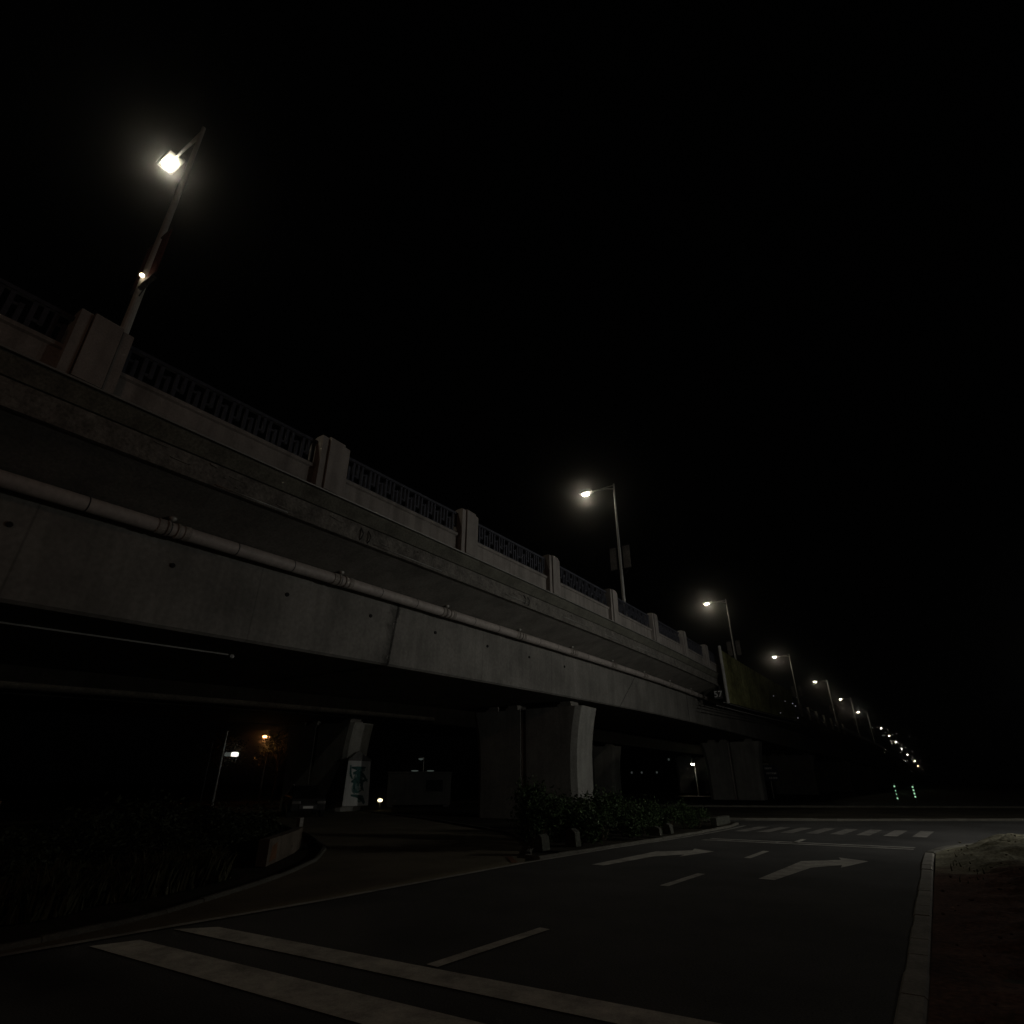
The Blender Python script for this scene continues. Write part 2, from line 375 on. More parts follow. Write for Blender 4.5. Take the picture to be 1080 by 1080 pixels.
# ------------------------------------------------------------------ viaduct (near)
def viaduct(shift, label, group, detail):
    root = empty('viaduct', (-17 - shift, 27, 0), label, 'viaduct', group, world=True)
    a, b = -26, 420
    mb = MB(); sweep(mb, [(13.0, 6.57), (13.02, 4.46), (13.10, 4.40), (21.0, 4.40), (21.25, 4.46), (21.3, 6.57)], a, b, shift)
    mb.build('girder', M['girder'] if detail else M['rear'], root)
    mb = MB(); sweep(mb, [(11.12, 7.09), (13.0, 6.58), (21.3, 6.58), (23.0, 7.0), (23.0, 8.0), (11.12, 8.0)], a, b, shift)
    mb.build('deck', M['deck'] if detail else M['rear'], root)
    if not detail:
        mb = MB(); mb.tube([(-12.82 - shift, y, 4.66 + dz(y)) for y in stations(4, 33.8)], .17, 12); mb.build('drain_pipe', M['lit_band'], root, smooth=True)  # added pipe, stands in for the lit lower edge of the rear girder
    mb = MB(); sweep(mb, [(11.02, 7.05), (11.118, 7.05), (11.118, 7.592), (11.03, 7.56)], a, b, shift)
    f = mb.build('fascia', M['fascia'], root)
    mb = MB(); sweep(mb, [(11.116, 7.935), (10.78, 7.935), (10.78, 7.965), (10.94, 7.98), (10.94, 8.54), (10.88, 8.57), (10.88, 8.66), (11.25, 8.66), (11.25, 8.02), (11.116, 8.02)], a, b, shift, True, pz)
    mb.build('parapet', M['parapet'], root)
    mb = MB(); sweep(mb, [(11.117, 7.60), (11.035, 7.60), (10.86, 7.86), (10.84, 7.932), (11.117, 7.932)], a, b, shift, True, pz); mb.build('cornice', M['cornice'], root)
    if detail:
        for y in POSTS + FAR_POSTS:
            post_mesh(y, shift).build('post', M['post'], root)
        allp = POSTS + FAR_POSTS
        for k in range(len(allp) - 1):
            if allp[k + 1] < -6: continue
            railing_mesh(allp[k] + .45, allp[k + 1] - .45, shift).build('railing', M['rail'], root)
        # far run of railing as one piece: never more than a few pixels
        mb = MB()
        for z in (9.46, 8.79): sweep(mb, [(10.97, z - .03), (10.97, z + .03), (11.04, z + .03), (11.04, z - .03)], FAR_POSTS[-1] + .5, b, shift)
        for k in range(150):
            y = FAR_POSTS[-1] + 1 + k * 2.0
            mb.box(-11.03 + off(y), -10.98 + off(y), y - .06, y + .06, 8.82 + dz(y), 9.43 + dz(y))
        mb.build('far_railing', M['rail'], root)
        # inner parapet on the far edge of this deck
        # conduit on the cornice
        mb = MB(); mb.tube([(-10.75 + off(y), y, pz(y, 7.925)) for y in stations(a, 46)], .022, 6); mb.build('conduit', M['steel'], root, smooth=True)
        # fascia patches: broken strips and fixings
        for (y0, y1, z) in ((10.0, 12.9, 7.12), (5.4, 7.2, 7.09), (16.6, 18.2, 7.2), (21.0, 23.6, 7.24), (25.2, 27.4, 7.2), (29.5, 33.0, 7.26)):
            mb = MB(); mb.tube([(-11.0 + off(y), y, z + dz(y)) for y in (y0, (y0+y1)/2, y1)], .016, 6)
            mb.build('cable', M['steel'], root, smooth=True)
        rr = random.Random(3)
        for k in range(60):
            y = rr.uniform(1, 44); z = rr.uniform(7.07, 7.5); w = rr.uniform(.05, .5); h = rr.uniform(.02, .07)
            mb = MB(); e_ = rr.uniform(.008, .03); i = 0; n = 7
            pts = [(y + w*(.5 + .5*math.cos(6.283*q/n)*rr.uniform(.6, 1)), z + dz(y) + h*(.5 + .5*math.sin(6.283*q/n)*rr.uniform(.6, 1))) for q in range(n)]
            mb.prism(pts, -11.021, -11.018 + e_, 'x'); mb.build('spalled_patch', M['deck'], root)
        for y in (9.6, 18.0):
            d = dz(y)
            for q in (-.12, .16):
                mb = MB(); mb.tube([(-11.02, y + q, 7.46 + d), (-10.96, y + q + .05, 7.3 + d), (-10.97, y + q + .02, 7.17 + d), (-11.02, y + q, 7.10 + d)], .016, 6)
                mb.build('cable_bracket', M['dark_metal'], root)
        # drain pipe
        PT = 12.6
        mb = MB(); mb.tube([(-PT + off(y), y, 6.46 + dz(y)) for y in stations(a, 62)], .155, 20)
        pipe = mb.build('drain_pipe', M['pipe'], root, smooth=True)
        for i in range(-3, 13):
            y = .58 + 4.85 * i
            mb = MB(); d = dz(y)
            sl = dz(y + .5) - dz(y - .5)
            for (q, ln, rd) in ((-.27, .16, .172), (-.08, .05, .18), (.14, .05, .18), (.3, .14, .172)):
                mb.tube([(-PT, y + q, 6.46 + d + sl*q), (-PT, y + q + ln, 6.46 + d + sl*(q + ln))], rd, 18)
            c = mb.build('pipe_collar', M['collar'], pipe)
            mb = MB(); mb.tube([(-PT, y, 6.62 + d), (-PT, y, 6.82 + d)], .022, 8);             mb.box(-PT - .38, -PT, y - .03, y + .03, 6.44 + d, 6.48 + d)
            c = mb.build('pipe_hanger', M['dark_metal'], pipe)
            mb = MB(); mb.ellipsoid((-PT + .06, y, 6.70 + d), (.07, .09, .07), 10, 6); mb.build('hanger_nut', M['steel'], pipe, smooth=True)
        for i in range(-6, 30):
            y = -1.05 + 1.617 * i
            mb = MB(); mb.tube([(-PT, y, 6.46 + dz(y)), (-PT, y + .025, 6.46 + dz(y + .025))], .1575, 20)
            mb.build('pipe_joint', M['dark_metal'], pipe)
        # weep holes through the web
        for y in (2.9, 5.9, 8.95, 12.0, 15.1, 18.3, 21.5, 24.8):
            mb = MB(); mb.tube([(-13.03, y, 5.80 + dz(y)), (-12.975, y, 5.80 + dz(y))], .055, 12, cap=True)
            mb.build('drain_hole', M['tyre'], root)
        # conduit strapped under the soffit, with its end fitting
        mb = MB(); mb.tube([(-14.75, y, 4.36 + dz(y)) for y in (-10, 0, 3, 6, 8.7)], .022, 6)
        mb.ellipsoid((-14.75, 8.8, 4.33 + dz(8.8)), (.06, .09, .06), 8, 6)
        mb.build('soffit_conduit', M['steel'], root)
    # piers: wall piers flaring at the top, a groove down the face, bearings
    for (py, w0, w1) in ((-11, 13.35, 19.3), (26.3, 13.35, 19.3), (66, 12.9, 18.2), (100, 12, 18), (134, 10, 16), (170, 8, 14), (206, 6, 12), (242, 5, 11), (278, 4, 10), (314, 2, 8)):
        if not detail and py > 140: continue
        o_ = 0 if detail and py <= 70 else (off(py) if not detail else 0)
        top = 4.40 + dz(py) - .28
        if top < 1: continue
        mb = MB(); x1, x0 = -w0 - shift + o_, -w1 - shift + o_
        n = 10; i0 = len(mb.v); rows = []
        for k in range(n + 1):
            z = -.2 + (top + .2) * k / n
            g = .42 * max(0, (z / top - .35) / .65) ** 2.2
            xs = [x0 - g + .35, (x0 + x1)/2 - .16, (x0 + x1)/2 - .16, (x0 + x1)/2 + .16, (x0 + x1)/2 + .16, x1 + g - .35]
            yf = [py, py, py + .22, py + .22, py, py]
            row = [(x, y, z) for x, y in zip(xs, yf)]
            row += [(x1 + g - .04, py + .12, z), (x1 + g, py + .3, z), (x1 + g, py + 1.7, z), (x1 + g - .3, py + 2, z), (x0 - g + .3, py + 2, z), (x0 - g, py + 1.7, z), (x0 - g, py + .3, z)]
            rows.append(row)
        m = len(rows[0])
        for row in rows: mb.v += row
        for k in range(n):
            for j in range(m): mb.f.append((i0 + k*m + j, i0 + k*m + (j+1) % m, i0 + (k+1)*m + (j+1) % m, i0 + (k+1)*m + j))
        mb.f.append(tuple(i0 + j for j in range(m))); mb.f.append(tuple(i0 + n*m + j for j in range(m)))
        pier = mb.build('pier', M['pier'], root)
        if py < 140:
            for bx in (x1 - .75, x0 + .75, x0 + 2.0):
                mb = MB(); mb.box(bx - .38, bx + .38, py + .4, py + 1.5, top + .002, top + .17)
                mb.box(bx - .3, bx + .3, py + .5, py + 1.4, top + .172, top + .30)
                c = mb.build('bearing', M['deck'], pier)
            if detail and py in (26.3, 66):
                mb = MB(); xm = (x0 + x1)/2 - .09
                mb.tube([(xm, py + .085, .0), (xm, py + .085, top - .1)], .06, 10)
                c = mb.build('downpipe', M['pipe'], pier, smooth=True)
    return root

near = viaduct(0.0, 'long concrete viaduct with fretwork railing and pale drain pipe along its side', None, True)
far_v = viaduct(16.0, 'second dark viaduct running parallel behind the near one', None, False)

# ------------------------------------------------------------------ street lamps on the deck
def make_street_lamp(label, group):
    """origin at the pole base, arm towards -X, 8.9 m tall"""
    root = empty('street_lamp', (0, 0, 0), label, 'street lamp', group)
    H = 8.9
    mb = MB(); mb.tube([(0, 0, 0), (0, 0, .03)], .22, 14); mb.tube([(0, 0, .03), (0, 0, 1.0), (0, 0, 1.02), (0, 0, H)], [.115, .112, .098, .046], 14)
    mb.build('pole', M['pole'], root, smooth=False)
    mb = MB()
    mb.tube([(0, 0, H - .34), (-.45, 0, H - .20), (-1.0, 0, H - .13), (-1.55, 0, H - .11)], [.045, .042, .038, .034], 10)
    mb.tube([(0, 0, H - .10), (-.5, 0, H - .09), (-.95, 0, H - .11)], .024, 8)
    mb.build('arm', M['pole'], root, smooth=True)
    mb = MB(); mb.prism([(-2.34, H - .10), (-2.34, H - .06), (-2.2, H + .02), (-1.65, H + .03), (-1.45, H - .06), (-1.45, H - .13), (-2.3, H - .13)], -.2, .2)
    hd = mb.build('lamp_head', M['steel'], root, bevel=.025)
    mb = MB(); mb.box(-2.14, -1.72, -.13, .13, H - .235, H - .131)
    mb.build('lens', M['lens'], hd, bevel=.05)
    for s in (-1, 1):
        mb = MB()
        mb.box(-.62 if s < 0 else .2, -.2 if s < 0 else .62, -.015, .015, 3.3, 4.65)
        bd = mb.build('banner_board', M['board'], root)
        mb = MB(); x0, x1 = (-.65, -.05) if s < 0 else (.05, .65)
        mb.box(x0, x1, -.018, .018, 4.652, 4.69); mb.build('top_bar', M['dark_metal'], bd); mb = MB(); mb.box(x0, x1, -.018, .018, 3.26, 3.298)
        mb.tube([(s*.07, 0, 2.86), (s*.4, 0, 3.1), (s*.4, 0, 3.26)], .014, 6)
        mb.build('bracket', M['dark_metal'], bd)
    ld = bpy.data.lights.get('street_lamp_light') or bpy.data.lights.new('street_lamp_light', 'SPOT')
    ld.energy = LAMP_W; ld.color = (1.0, .91, .70); ld.spot_size = R(172); ld.spot_blend = .35; ld.shadow_soft_size = .14
    lo = bpy.data.objects.new('lamp_light', ld); col.objects.link(lo); lo.parent = hd; lo.location = (-1.92, 0, H - .33)
    return root
LAMP_W = 210
G = 'street lamps along the viaduct'
LAMPS = [  # top position of each pole (x, y, z), label
 (-11.60, 3.08, 17.04, 'nearest street lamp, beside the concrete post at far left'),
 (-11.43, 29.35, 18.40, 'second street lamp from the left, standing behind the railing with two banner boards'),
 (-11.70, 57.80, 18.26, 'third street lamp from the left, standing behind the green hoarding'),
 (-10.56, 87.40, 17.67, 'fourth street lamp from the left, just past the hoarding end'),
 (-8.87, 116.7, 18.00, 'fifth street lamp from the left along the viaduct'),
 (-7.40, 145.8, 18.00, 'sixth street lamp from the left along the viaduct'),
 (-6.05, 175.0, 17.87, 'seventh street lamp from the left, last before the gap'),
 (-3.30, 233.0, 17.85, 'eighth street lamp from the left, first after the gap'),
 (-2.00, 262.0, 17.20, 'ninth street lamp from the left, a small far light'),
 (-.80, 291.0, 16.40, 'tenth street lamp from the left, a small far light'),
 (.40, 320.0, 15.05, 'fourth from the last of the far street lamps down the ramp'),
 (1.95, 349.0, 13.70, 'third from the last of the far street lamps down the ramp'),
 (4.40, 378.0, 11.50, 'next to last far street lamp low on the ramp'),
 (5.30, 407.0, 9.80, 'last and lowest far street lamp at the ramp foot'),
]
proto = make_street_lamp(LAMPS[0][3], G)
for i, (x, y, z, lb) in enumerate(LAMPS):
    o = proto if i == 0 else copy_tree(proto)
    if i >= 7:                              # the far ones burn dimmer
        for q in o.children_recursive:
            if q.type == 'LIGHT':
                if 'far_lamp_light' not in bpy.data.lights: fd = q.data.copy(); fd.name = 'far_lamp_light'; fd.energy = 14
                q.data = bpy.data.lights['far_lamp_light']
    hd = math.atan2(off(y + 3) - off(y - 3), 6)
    o.location = (x, y, z - 8.9); o.rotation_euler.z = -hd; o['label'] = lb
proto.scale.x = .82
# red cloth on the nearest lamp's boards, its small lit spot and control box
for c in list(proto.children):
    if c.name.startswith('banner_board'):
        c.data = c.data.copy(); c.data.materials[0] = M['red_cloth']
mb = MB(); mb.ellipsoid((.15, -.10, 3.36), (.05, .05, .05), 10, 6); mb.build('spot_bulb', M['spot_small'], proto)
mb = MB(); mb.box(-.3, .62, -.05, .05, 3.16, 3.21); mb.tube([(.14, -.05, 3.02), (.34, -.02, 3.06)], .05, 8); mb.build('spot_bracket', M['dark_metal'], proto)
mb = MB(); mb.tube([(0, 0, 1.2), (0, 0, 1.75)], .118, 14); mb.build('pole_sleeve', M['collar'], proto)
mb = MB(); mb.box(-.40, -.16, -.32, .12, .02, 1.95); mb.build('control_box', M['parapet'], proto, bevel=.02)

# ------------------------------------------------------------------ hoarding hung on the far side of the deck
root = empty('hoarding', (-10.4, 60, 7), 'yellow-green hoarding on a steel frame hung along the viaduct edge', 'hoarding', world=True)
def hx(y): return -10.42 + off(y)
ys = [46.2 + k * 2.2 for k in range(15)]
def top_z(y): return 11.05 + .012 * (y - 46)
def bot_z(y): return 7.05 + .036 * (y - 46)
mb = MB(); i0 = len(mb.v); n = len(ys)
for y in ys:
    for (dx, z) in ((0, bot_z(y)), (0, top_z(y)), (-.06, top_z(y)), (-.06, bot_z(y))): mb.v.append((hx(y) + dx, y, z))
for k in range(n - 1):
    for j in range(4): mb.f.append((i0 + 4*k + j, i0 + 4*k + (j+1) % 4, i0 + 4*k + 4 + (j+1) % 4, i0 + 4*k + 4 + j))
mb.f.append((i0, i0+1, i0+2, i0+3)); mb.f.append(tuple(i0 + 4*(n-1) + j for j in range(4)))
mb.build('sheet', M['hoarding'], root)
mb = MB(); mb.tube([(hx(46) + .05, 46.0, 6.95), (hx(46) + .05, 46.0, 11.25)], .12, 12); mb.build('end_post', M['pole'], root)
for y in ys[2::3]:
    mb = MB(); mb.box(hx(y) - .18, hx(y) - .07, y - .037, y + .037, bot_z(y) - .2, top_z(y)); mb.tube([(hx(y) - .12, y, bot_z(y) - .1), (hx(y) - .62, y, 7.9 + dz(y))], .04, 6)
    mb.build('strut', M['dark_metal'], root)
for (dxx, dzz) in ((.05, -.12), (-.5, -.3), (.25, -.55)):
    mb = MB(); mb.tube([(hx(y) + dxx, y, bot_z(y) + dzz) for y in [44.6] + ys], .035, 6); mb.build('frame_rail', M['steel'], root)
root = empty('light_string', (-10.2, 76, 8), 'string of tiny white bulbs at the far lower corner of the hoarding', 'string lights', world=True)
mb = MB()
bulbs = [(y, bot_z(y) + 2.05 - .13 * (y - 62) * .18 + .08 * math.sin(y * 2.1)) for y in (65, 71, 75.5, 77.0)]
bulbs2 = [(y, bot_z(y) + .35 + .06 * math.sin(y * 3)) for y in (67, 77.0)]
for bl in (bulbs, bulbs2): mb.tube([(hx(y) + .12, y, z) for (y, z) in bl], .012, 5)
mb.build('cord', M['dark_metal'], root)
for k, (y, z) in enumerate(bulbs + bulbs2):
    mb = MB(); r_ = .028 + (.02 if k in (2, 3, 5) else 0); mb.ellipsoid((hx(y) + .16, y, z - .05), (r_, r_, r_), 8, 6); mb.build('bulb', M['bulb_dim'], root)

# number board at the joint
root = empty('number_board', (-10.9, 45.25, 7.3), 'small dark board with white number 57 hung at the deck joint', 'sign', world=True)
mb = MB(); mb.box(-11.15, -10.55, 45.25, 45.29, 7.22, 7.86); mb.build('board', M['plate'], root)
mb = MB(); mb.tube([(-11.1, 45.31, 7.8), (-11.1, 45.31, 8.3), (-10.7, 45.31, 8.3), (-10.7, 45.31, 7.8)], .02, 6); mb.build('bracket', M['dark_metal'], root)
def text_mesh(body, size, name, mat, parent, loc, rot):
    cu = bpy.data.curves.new(name, 'FONT'); cu.body = body; cu.size = size; cu.extrude = .004; cu.align_x = 'CENTER'; cu.align_y = 'CENTER'
    tmp = bpy.data.objects.new('tmp', cu); col.objects.link(tmp)
    dg = bpy.context.evaluated_depsgraph_get(); me = bpy.data.meshes.new_from_object(tmp.evaluated_get(dg))
    bpy.data.objects.remove(tmp); bpy.data.curves.remove(cu)
    me.materials.clear(); me.materials.append(mat)
    o = bpy.data.objects.new(name, me); col.objects.link(o); o.parent = parent
    o.matrix_parent_inverse = Matrix.Translation(-Vector(parent['_world'])); o.location = loc; o.rotation_euler = rot
    return o
text_mesh('57', .62, 'number', M['sign_white'], root, (-10.85, 45.242, 7.54), (R(90), 0, 0))

# ------------------------------------------------------------------ ground, roads, markings
def sheet(name, pts, z, mat, thick=None):
    mb = MB(); mb.quad([(x, y, z) for x, y in pts]); return structure(mb.build(name, mat))
mb = MB(); mb.box(-900, 900, -300, 1400, -1.0, -.02)
structure(mb.build('ground', M['ground']))
main = [(-9.2, -14), (.3, -14), (-.5, 2), (-.36, 8), (-.2, 17), (-.1, 19.6), (.3, 21.2), (1.05, 22.8), (2.35, 24.3), (4.2, 25.6), (8, 26.6), (16, 27.4), (16, 46), (3.7, 37.2), (-3, 32.8), (-7, 30.8), (-10.5, 30.2), (-12, 29.6), (-6.7, 28.6), (-6.5, 26), (-6.9, 19.5), (-7.7, 12.6), (-8.0, 7), (-8.4, 3)]
mb = MB(); mb.quad([(x, y, 0) for x, y in main]); structure(mb.build('main_road', M['asphalt']))
slipk = [(-9.3, -14), (-8.75, -2), (-8.45, 2.2), (-8.5, 3.2), (-8.62, 4.06), (-8.88, 5.06), (-9.5, 6.37), (-9.95, 7.26), (-10.55, 8.32), (-11.8, 10.07), (-13.7, 11.95), (-17, 14.2), (-25, 18.5), (-45, 27)]
med_l = [(-7.72, 12.45), (-8.2, 13.3), (-9.4, 15.5), (-12.2, 18.5), (-20, 23.2), (-40, 33)]
side_poly = slipk[2:] + med_l[::-1] + [(-7.64, 12.3), (-7.95, 7), (-8.36, 3)]
mb = MB(); mb.quad([(x, y, .006) for x, y in side_poly]); structure(mb.build('side_road', M['side']))
# crossing carriageway beyond the junction
mb = MB(); mb.quad([(x, y, .0) for x, y in [(-26, 44), (-14, 46.3), (-11, 47.4), (6, 56.4), (24, 66), (60, 86), (60, 100), (20, 78), (4, 69), (-13, 58), (-30, 55)]]); structure(mb.build('far_road', M['asphalt_far']))

def strip(name, pts, w, z, mat, kind=True):
    """painted line of width w along pts"""
    mb = MB(); n = len(pts); L_, R_ = [], []
    for k, p in enumerate(pts):
        a = Vector(pts[max(k-1, 0)]); b = Vector(pts[min(k+1, n-1)]); d = (b - a).normalized(); nn = Vector((-d.y, d.x)) * w/2
        L_.append(Vector(p) + nn); R_.append(Vector(p) - nn)
    for k in range(n - 1): mb.quad([(*L_[k], z), (*L_[k+1], z), (*R_[k+1], z), (*R_[k], z)])
    o = mb.build(name, mat)
    return structure(o) if kind else o
PZ = .010
strip('edge_line', [(-8.6, -6), (-8.36, 1), (-8.22, 3.2), (-7.84, 6.94), (-7.6, 11.96), (-7.2, 16), (-6.78, 18.94), (-6.5, 21.5), (-6.28, 24), (-6.2, 27)], .13, PZ + .004, M['paint_mid'])
mbm = MB()
for (p, q) in (((-4.32, 5.26), (-4.17, 7.18)), ((-4.01, 10.96), (-3.88, 12.73)), ((-3.70, 15.8), (-3.62, 17.6)), ((-3.38, 20.35), (-3.30, 21.7)), ((-4.8, -2.6), (-4.6, -.8))):
    d = (Vector(q) - Vector(p)).normalized(); nn = Vector((-d.y, d.x)) * .075
    mbm.quad([(p[0]+nn.x, p[1]+nn.y, PZ), (q[0]+nn.x, q[1]+nn.y, PZ), (q[0]-nn.x, q[1]-nn.y, PZ), (p[0]-nn.x, p[1]-nn.y, PZ)])
structure(mbm.build('lane_line', M['paint']))
arrow = [(-2.82, 12.66), (-2.54, 12.66), (-2.22, 14.80), (-1.72, 15.60), (-1.70, 15.12), (-1.29, 16.63), (-1.92, 17.08), (-1.83, 16.62), (-2.55, 15.84)]
def arrow_mesh(dx, dy):
    mb = MB(); p = [(x + dx, y + dy, PZ) for x, y in arrow]
    for t in ((0, 1, 2, 8), (2, 3, 7, 8), (3, 4, 5), (3, 5, 6, 7)): mb.quad([p[k] for k in t])
    return mb
structure(arrow_mesh(0, 0).build('turn_arrow', M['paint'])); structure(arrow_mesh(-3.42, .12).build('turn_arrow', M['paint']))
mb = MB()
mb.quad([(-7.55, 5.08, PZ), (-7.90, 4.72, PZ), (-.72, 4.93, PZ), (-.70, 5.33, PZ)])
mb.quad([(-7.70, 4.24, PZ), (-7.88, 3.80, PZ), (-.74, 3.92, PZ), (-.73, 4.42, PZ)])
structure(mb.build('give_way_line', M['paint']))
mb = MB()
mb.quad([(-5.9, 19.75, PZ), (-.45, 20.0, PZ), (-.44, 20.28, PZ), (-5.85, 20.03, PZ)])
mb.quad([(-5.8, 20.28, PZ), (-.43, 20.5, PZ), (-.40, 20.78, PZ), (-5.75, 20.52, PZ)])
structure(mb.build('stop_line', M['paint_mid']))
mb = MB()
for k, x in enumerate((-5.7, -4.95, -4.2, -3.42, -2.66, -1.88, -1.1, -.3)):
    y0 = 23.9 + .1*k
    mb.quad([(x - .2, y0, PZ), (x + .2, y0, PZ), (x + .46, y0 + 3.0, PZ), (x + .06, y0 + 3.0, PZ)])
structure(mb.build('crosswalk', M['paint_old']))

def kerb(name, pts, w, h, z0, seg, mat=None):
    """row of kerb stones following pts"""
    mb = MB(); P = [Vector(p) for p in pts]; rr = random.Random(len(pts))
    lens = [0]
    for k in range(len(P) - 1): lens.append(lens[-1] + (P[k+1] - P[k]).length)
    def at(s):
        for k in range(len(P) - 1):
            if s <= lens[k+1] or k == len(P) - 2:
                t = (s - lens[k]) / (lens[k+1] - lens[k]); return P[k].lerp(P[k+1], t), (P[k+1] - P[k]).normalized()
    s = 0
    while s < lens[-1] - .05:
        e = min(lens[-1], s + seg); (a, d1), (b, d2) = at(s + .003), at(e - .003)
        n1, n2 = Vector((-d1.y, d1.x)) * w/2, Vector((-d2.y, d2.x)) * w/2
        hh = h + rr.uniform(-.008, .008); i = len(mb.v); c = .025
        jx = rr.uniform(-.003, .003)
        for (p, nn) in ((a, n1), (b, n2)):
            u = nn.normalized()
            for (q, z) in ((nn, z0), (nn, z0 + hh - c), (nn - u*c, z0 + hh), (-nn + u*c, z0 + hh), (-nn, z0 + hh - c), (-nn, z0)):
                mb.v.append((p.x + q.x + jx, p.y + q.y, z))
        for j in range(6): mb.f.append((i + j, i + (j+1) % 6, i + 6 + (j+1) % 6, i + 6 + j))
        mb.f.append(tuple(i + j for j in range(6))); mb.f.append(tuple(i + 6 + j for j in range(6)))
        s = e
    return structure(mb.build(name, mat or M['kerb']))
kerb('verge_kerb', [(.12, -12), (-.56, 2), (-.39, 8), (-.25, 14), (-.19, 17), (-.12, 19.3)], .21, .042, -.02, .75)
kerb('corner_kerb', [(-.10, 19.35), (.30, 21.2), (1.05, 22.8), (2.35, 24.25), (4.3, 25.4), (8, 26.4), (16, 27.2)], .2, .06, -.02, .75, M['kerb_dark'])
kerb('side_road_kerb', slipk[1:], .11, .075, -.02, .8, M['kerb_dark'])
kerb('median_kerb', [(-40, 33.2), (-20, 23.4), (-12.2, 18.7), (-9.5, 15.7), (-8.25, 13.45), (-7.84, 12.7), (-7.74, 12.9), (-7.45, 15.5), (-7.05, 19), (-6.72, 22.5), (-6.55, 26), (-6.8, 28.4), (-12, 29.8)], .13, .085, -.02, .8, M['kerb_dark'])
kerb('junction_kerb', [(-16, 30.6), (-10.5, 30.4), (-7, 31), (-3, 33), (3.7, 37.4), (16, 46.2), (40, 62)], .25, .11, -.02, 1.0, M['kerb_dark'])
kerb('junction_kerb', [(-26, 43.8), (-14, 46.1), (-11, 47.2), (6, 56.2), (24, 65.8), (60, 85.8)], .3, .12, -.02, 1.0, M['kerb_dark'])

# orange painted kerb mark on the side road near the median nose
strip('painted_mark', [(-8.5, 13.0), (-7.75, 12.1)], .14, .017, M['orange_stain'])

# bare earth verge to the right
def verge_edge(y):
    tab = [(-12, .25), (2, -.46), (8, -.28), (14, -.13), (17, -.04), (19.5, .02), (21.2, .42), (22.8, 1.19), (24.25, 2.48), (25.4, 4.4), (26.4, 8), (27.2, 15.8)]
    for k in range(len(tab) - 1):
        if y <= tab[k+1][0]: t = (y - tab[k][0]) / (tab[k+1][0] - tab[k][0]); return tab[k][1] + t * (tab[k+1][1] - tab[k][1])
    return 15.8
from mathutils import noise as mnoise
def verge(name, ya, yb, ny, mat, amp, ridge):
    mb = MB(); nx = 70; i0 = 0
    for j in range(ny + 1):
        y = ya + (yb - ya) * j / ny; xb = verge_edge(y)
        for i in range(nx + 1):
            u = i / nx; x = xb + (16 - xb) * u ** 1.8; d = x - xb
            rise = min(1, d / 1.4); rise = rise*rise*(3 - 2*rise)
            far_end = min(1, max(0, (27.2 - y) / 3)); 
            hgt = .012 + rise * (.10 + .24 * max(0, min(1, (y - 12) / 6)) * far_end)
            p = Vector((x, y, 0))
            nz = mnoise.fractal(p * .55, 1.0, 2.0, 5) * .5 + mnoise.fractal(p * 2.6 + Vector((7, 3, 0)), 1.0, 2.0, 4) * .28
            rdg = abs(mnoise.noise(Vector((x * .5 + y * .25, y * 1.5 - x * .6, 3)))) 
            mb.v.append((x, y, hgt + rise * (amp * nz - ridge * max(0, .25 - rdg)) ))
    for j in range(ny):
        for i in range(nx):
            a = j * (nx + 1) + i; mb.f.append((a, a + 1, a + nx + 2, a + nx + 1))
    return structure(mb.build(name, mat, smooth=True))
M['verge'] = noise_mat('verge_soil', (.25, .235, .175), rough=1, scale=1.1, amount=.55, fine=18, fine_amt=.45, bump=.9, tint=(.16, .155, .11), bump_scale=9, spec=.05)
nt = M['verge'].node_tree; N = nt.nodes; L = nt.links; bs = N['Principled BSDF']; src = bs.inputs['Base Color'].links[0].from_socket
tcn = N.new('ShaderNodeTexCoord'); spx = N.new('ShaderNodeSeparateXYZ'); L.new(tcn.outputs['Object'], spx.inputs[0])
nz = N.new('ShaderNodeTexNoise'); nz.inputs['Scale'].default_value = .9; nz.inputs['Detail'].default_value = 7; L.new(tcn.outputs['Object'], nz.inputs['Vector'])
ma = N.new('ShaderNodeMath'); ma.operation = 'MULTIPLY_ADD'; L.new(nz.outputs['Fac'], ma.inputs[0]); ma.inputs[1].default_value = 4.5; L.new(spx.outputs['Y'], ma.inputs[2])
mr = N.new('ShaderNodeMapRange'); mr.inputs['From Min'].default_value = 17.2; mr.inputs['From Max'].default_value = 18.6; L.new(ma.outputs[0], mr.inputs['Value'])
vr = N.new('ShaderNodeVectorMath'); vr.operation = 'MULTIPLY'; L.new(src, vr.inputs[0]); vr.inputs[1].default_value = (.46, .26, .26)
mxr = N.new('ShaderNodeMix'); mxr.data_type = 'RGBA'; L.new(mr.outputs[0], mxr.inputs['Factor']); L.new(vr.outputs[0], mxr.inputs['A']); L.new(src, mxr.inputs['B'])
L.new(mxr.outputs['Result'], bs.inputs['Base Color'])
verge('soil_verge', -12, 27.2, 300, M['verge'], .24, .5)

# clods and scraps on the verge
mb = MB(); rr = random.Random(11)
for k in range(110):
    y = rr.uniform(4, 24); x = verge_edge(y) + .1 + abs(rr.gauss(0, 1.6)); r_ = rr.uniform(.008, .026)
    z = .12 + .2 * min(1, (x - verge_edge(y)) / 1.4) * (.3 + max(0, min(1, (y - 12) / 6)))
    mb.ellipsoid((x, y, z), (r_ * rr.uniform(.8, 1.5), r_ * rr.uniform(.8, 1.5), r_ * .7), 6, 4)
o = mb.build('soil_clods', M['verge']); o['kind'] = 'stuff'; o['label'] = 'loose clods of earth scattered on the verge'; o['category'] = 'clods'
mb = MB(); mb.box(2.55, 2.72, 19.9, 20.05, .46, .52); mb.box(2.40, 2.47, 19.7, 19.78, .44, .49)
tag(mb.build('litter', M['sign_white']), 'small white scrap of litter lying on the bare soil verge', 'litter')

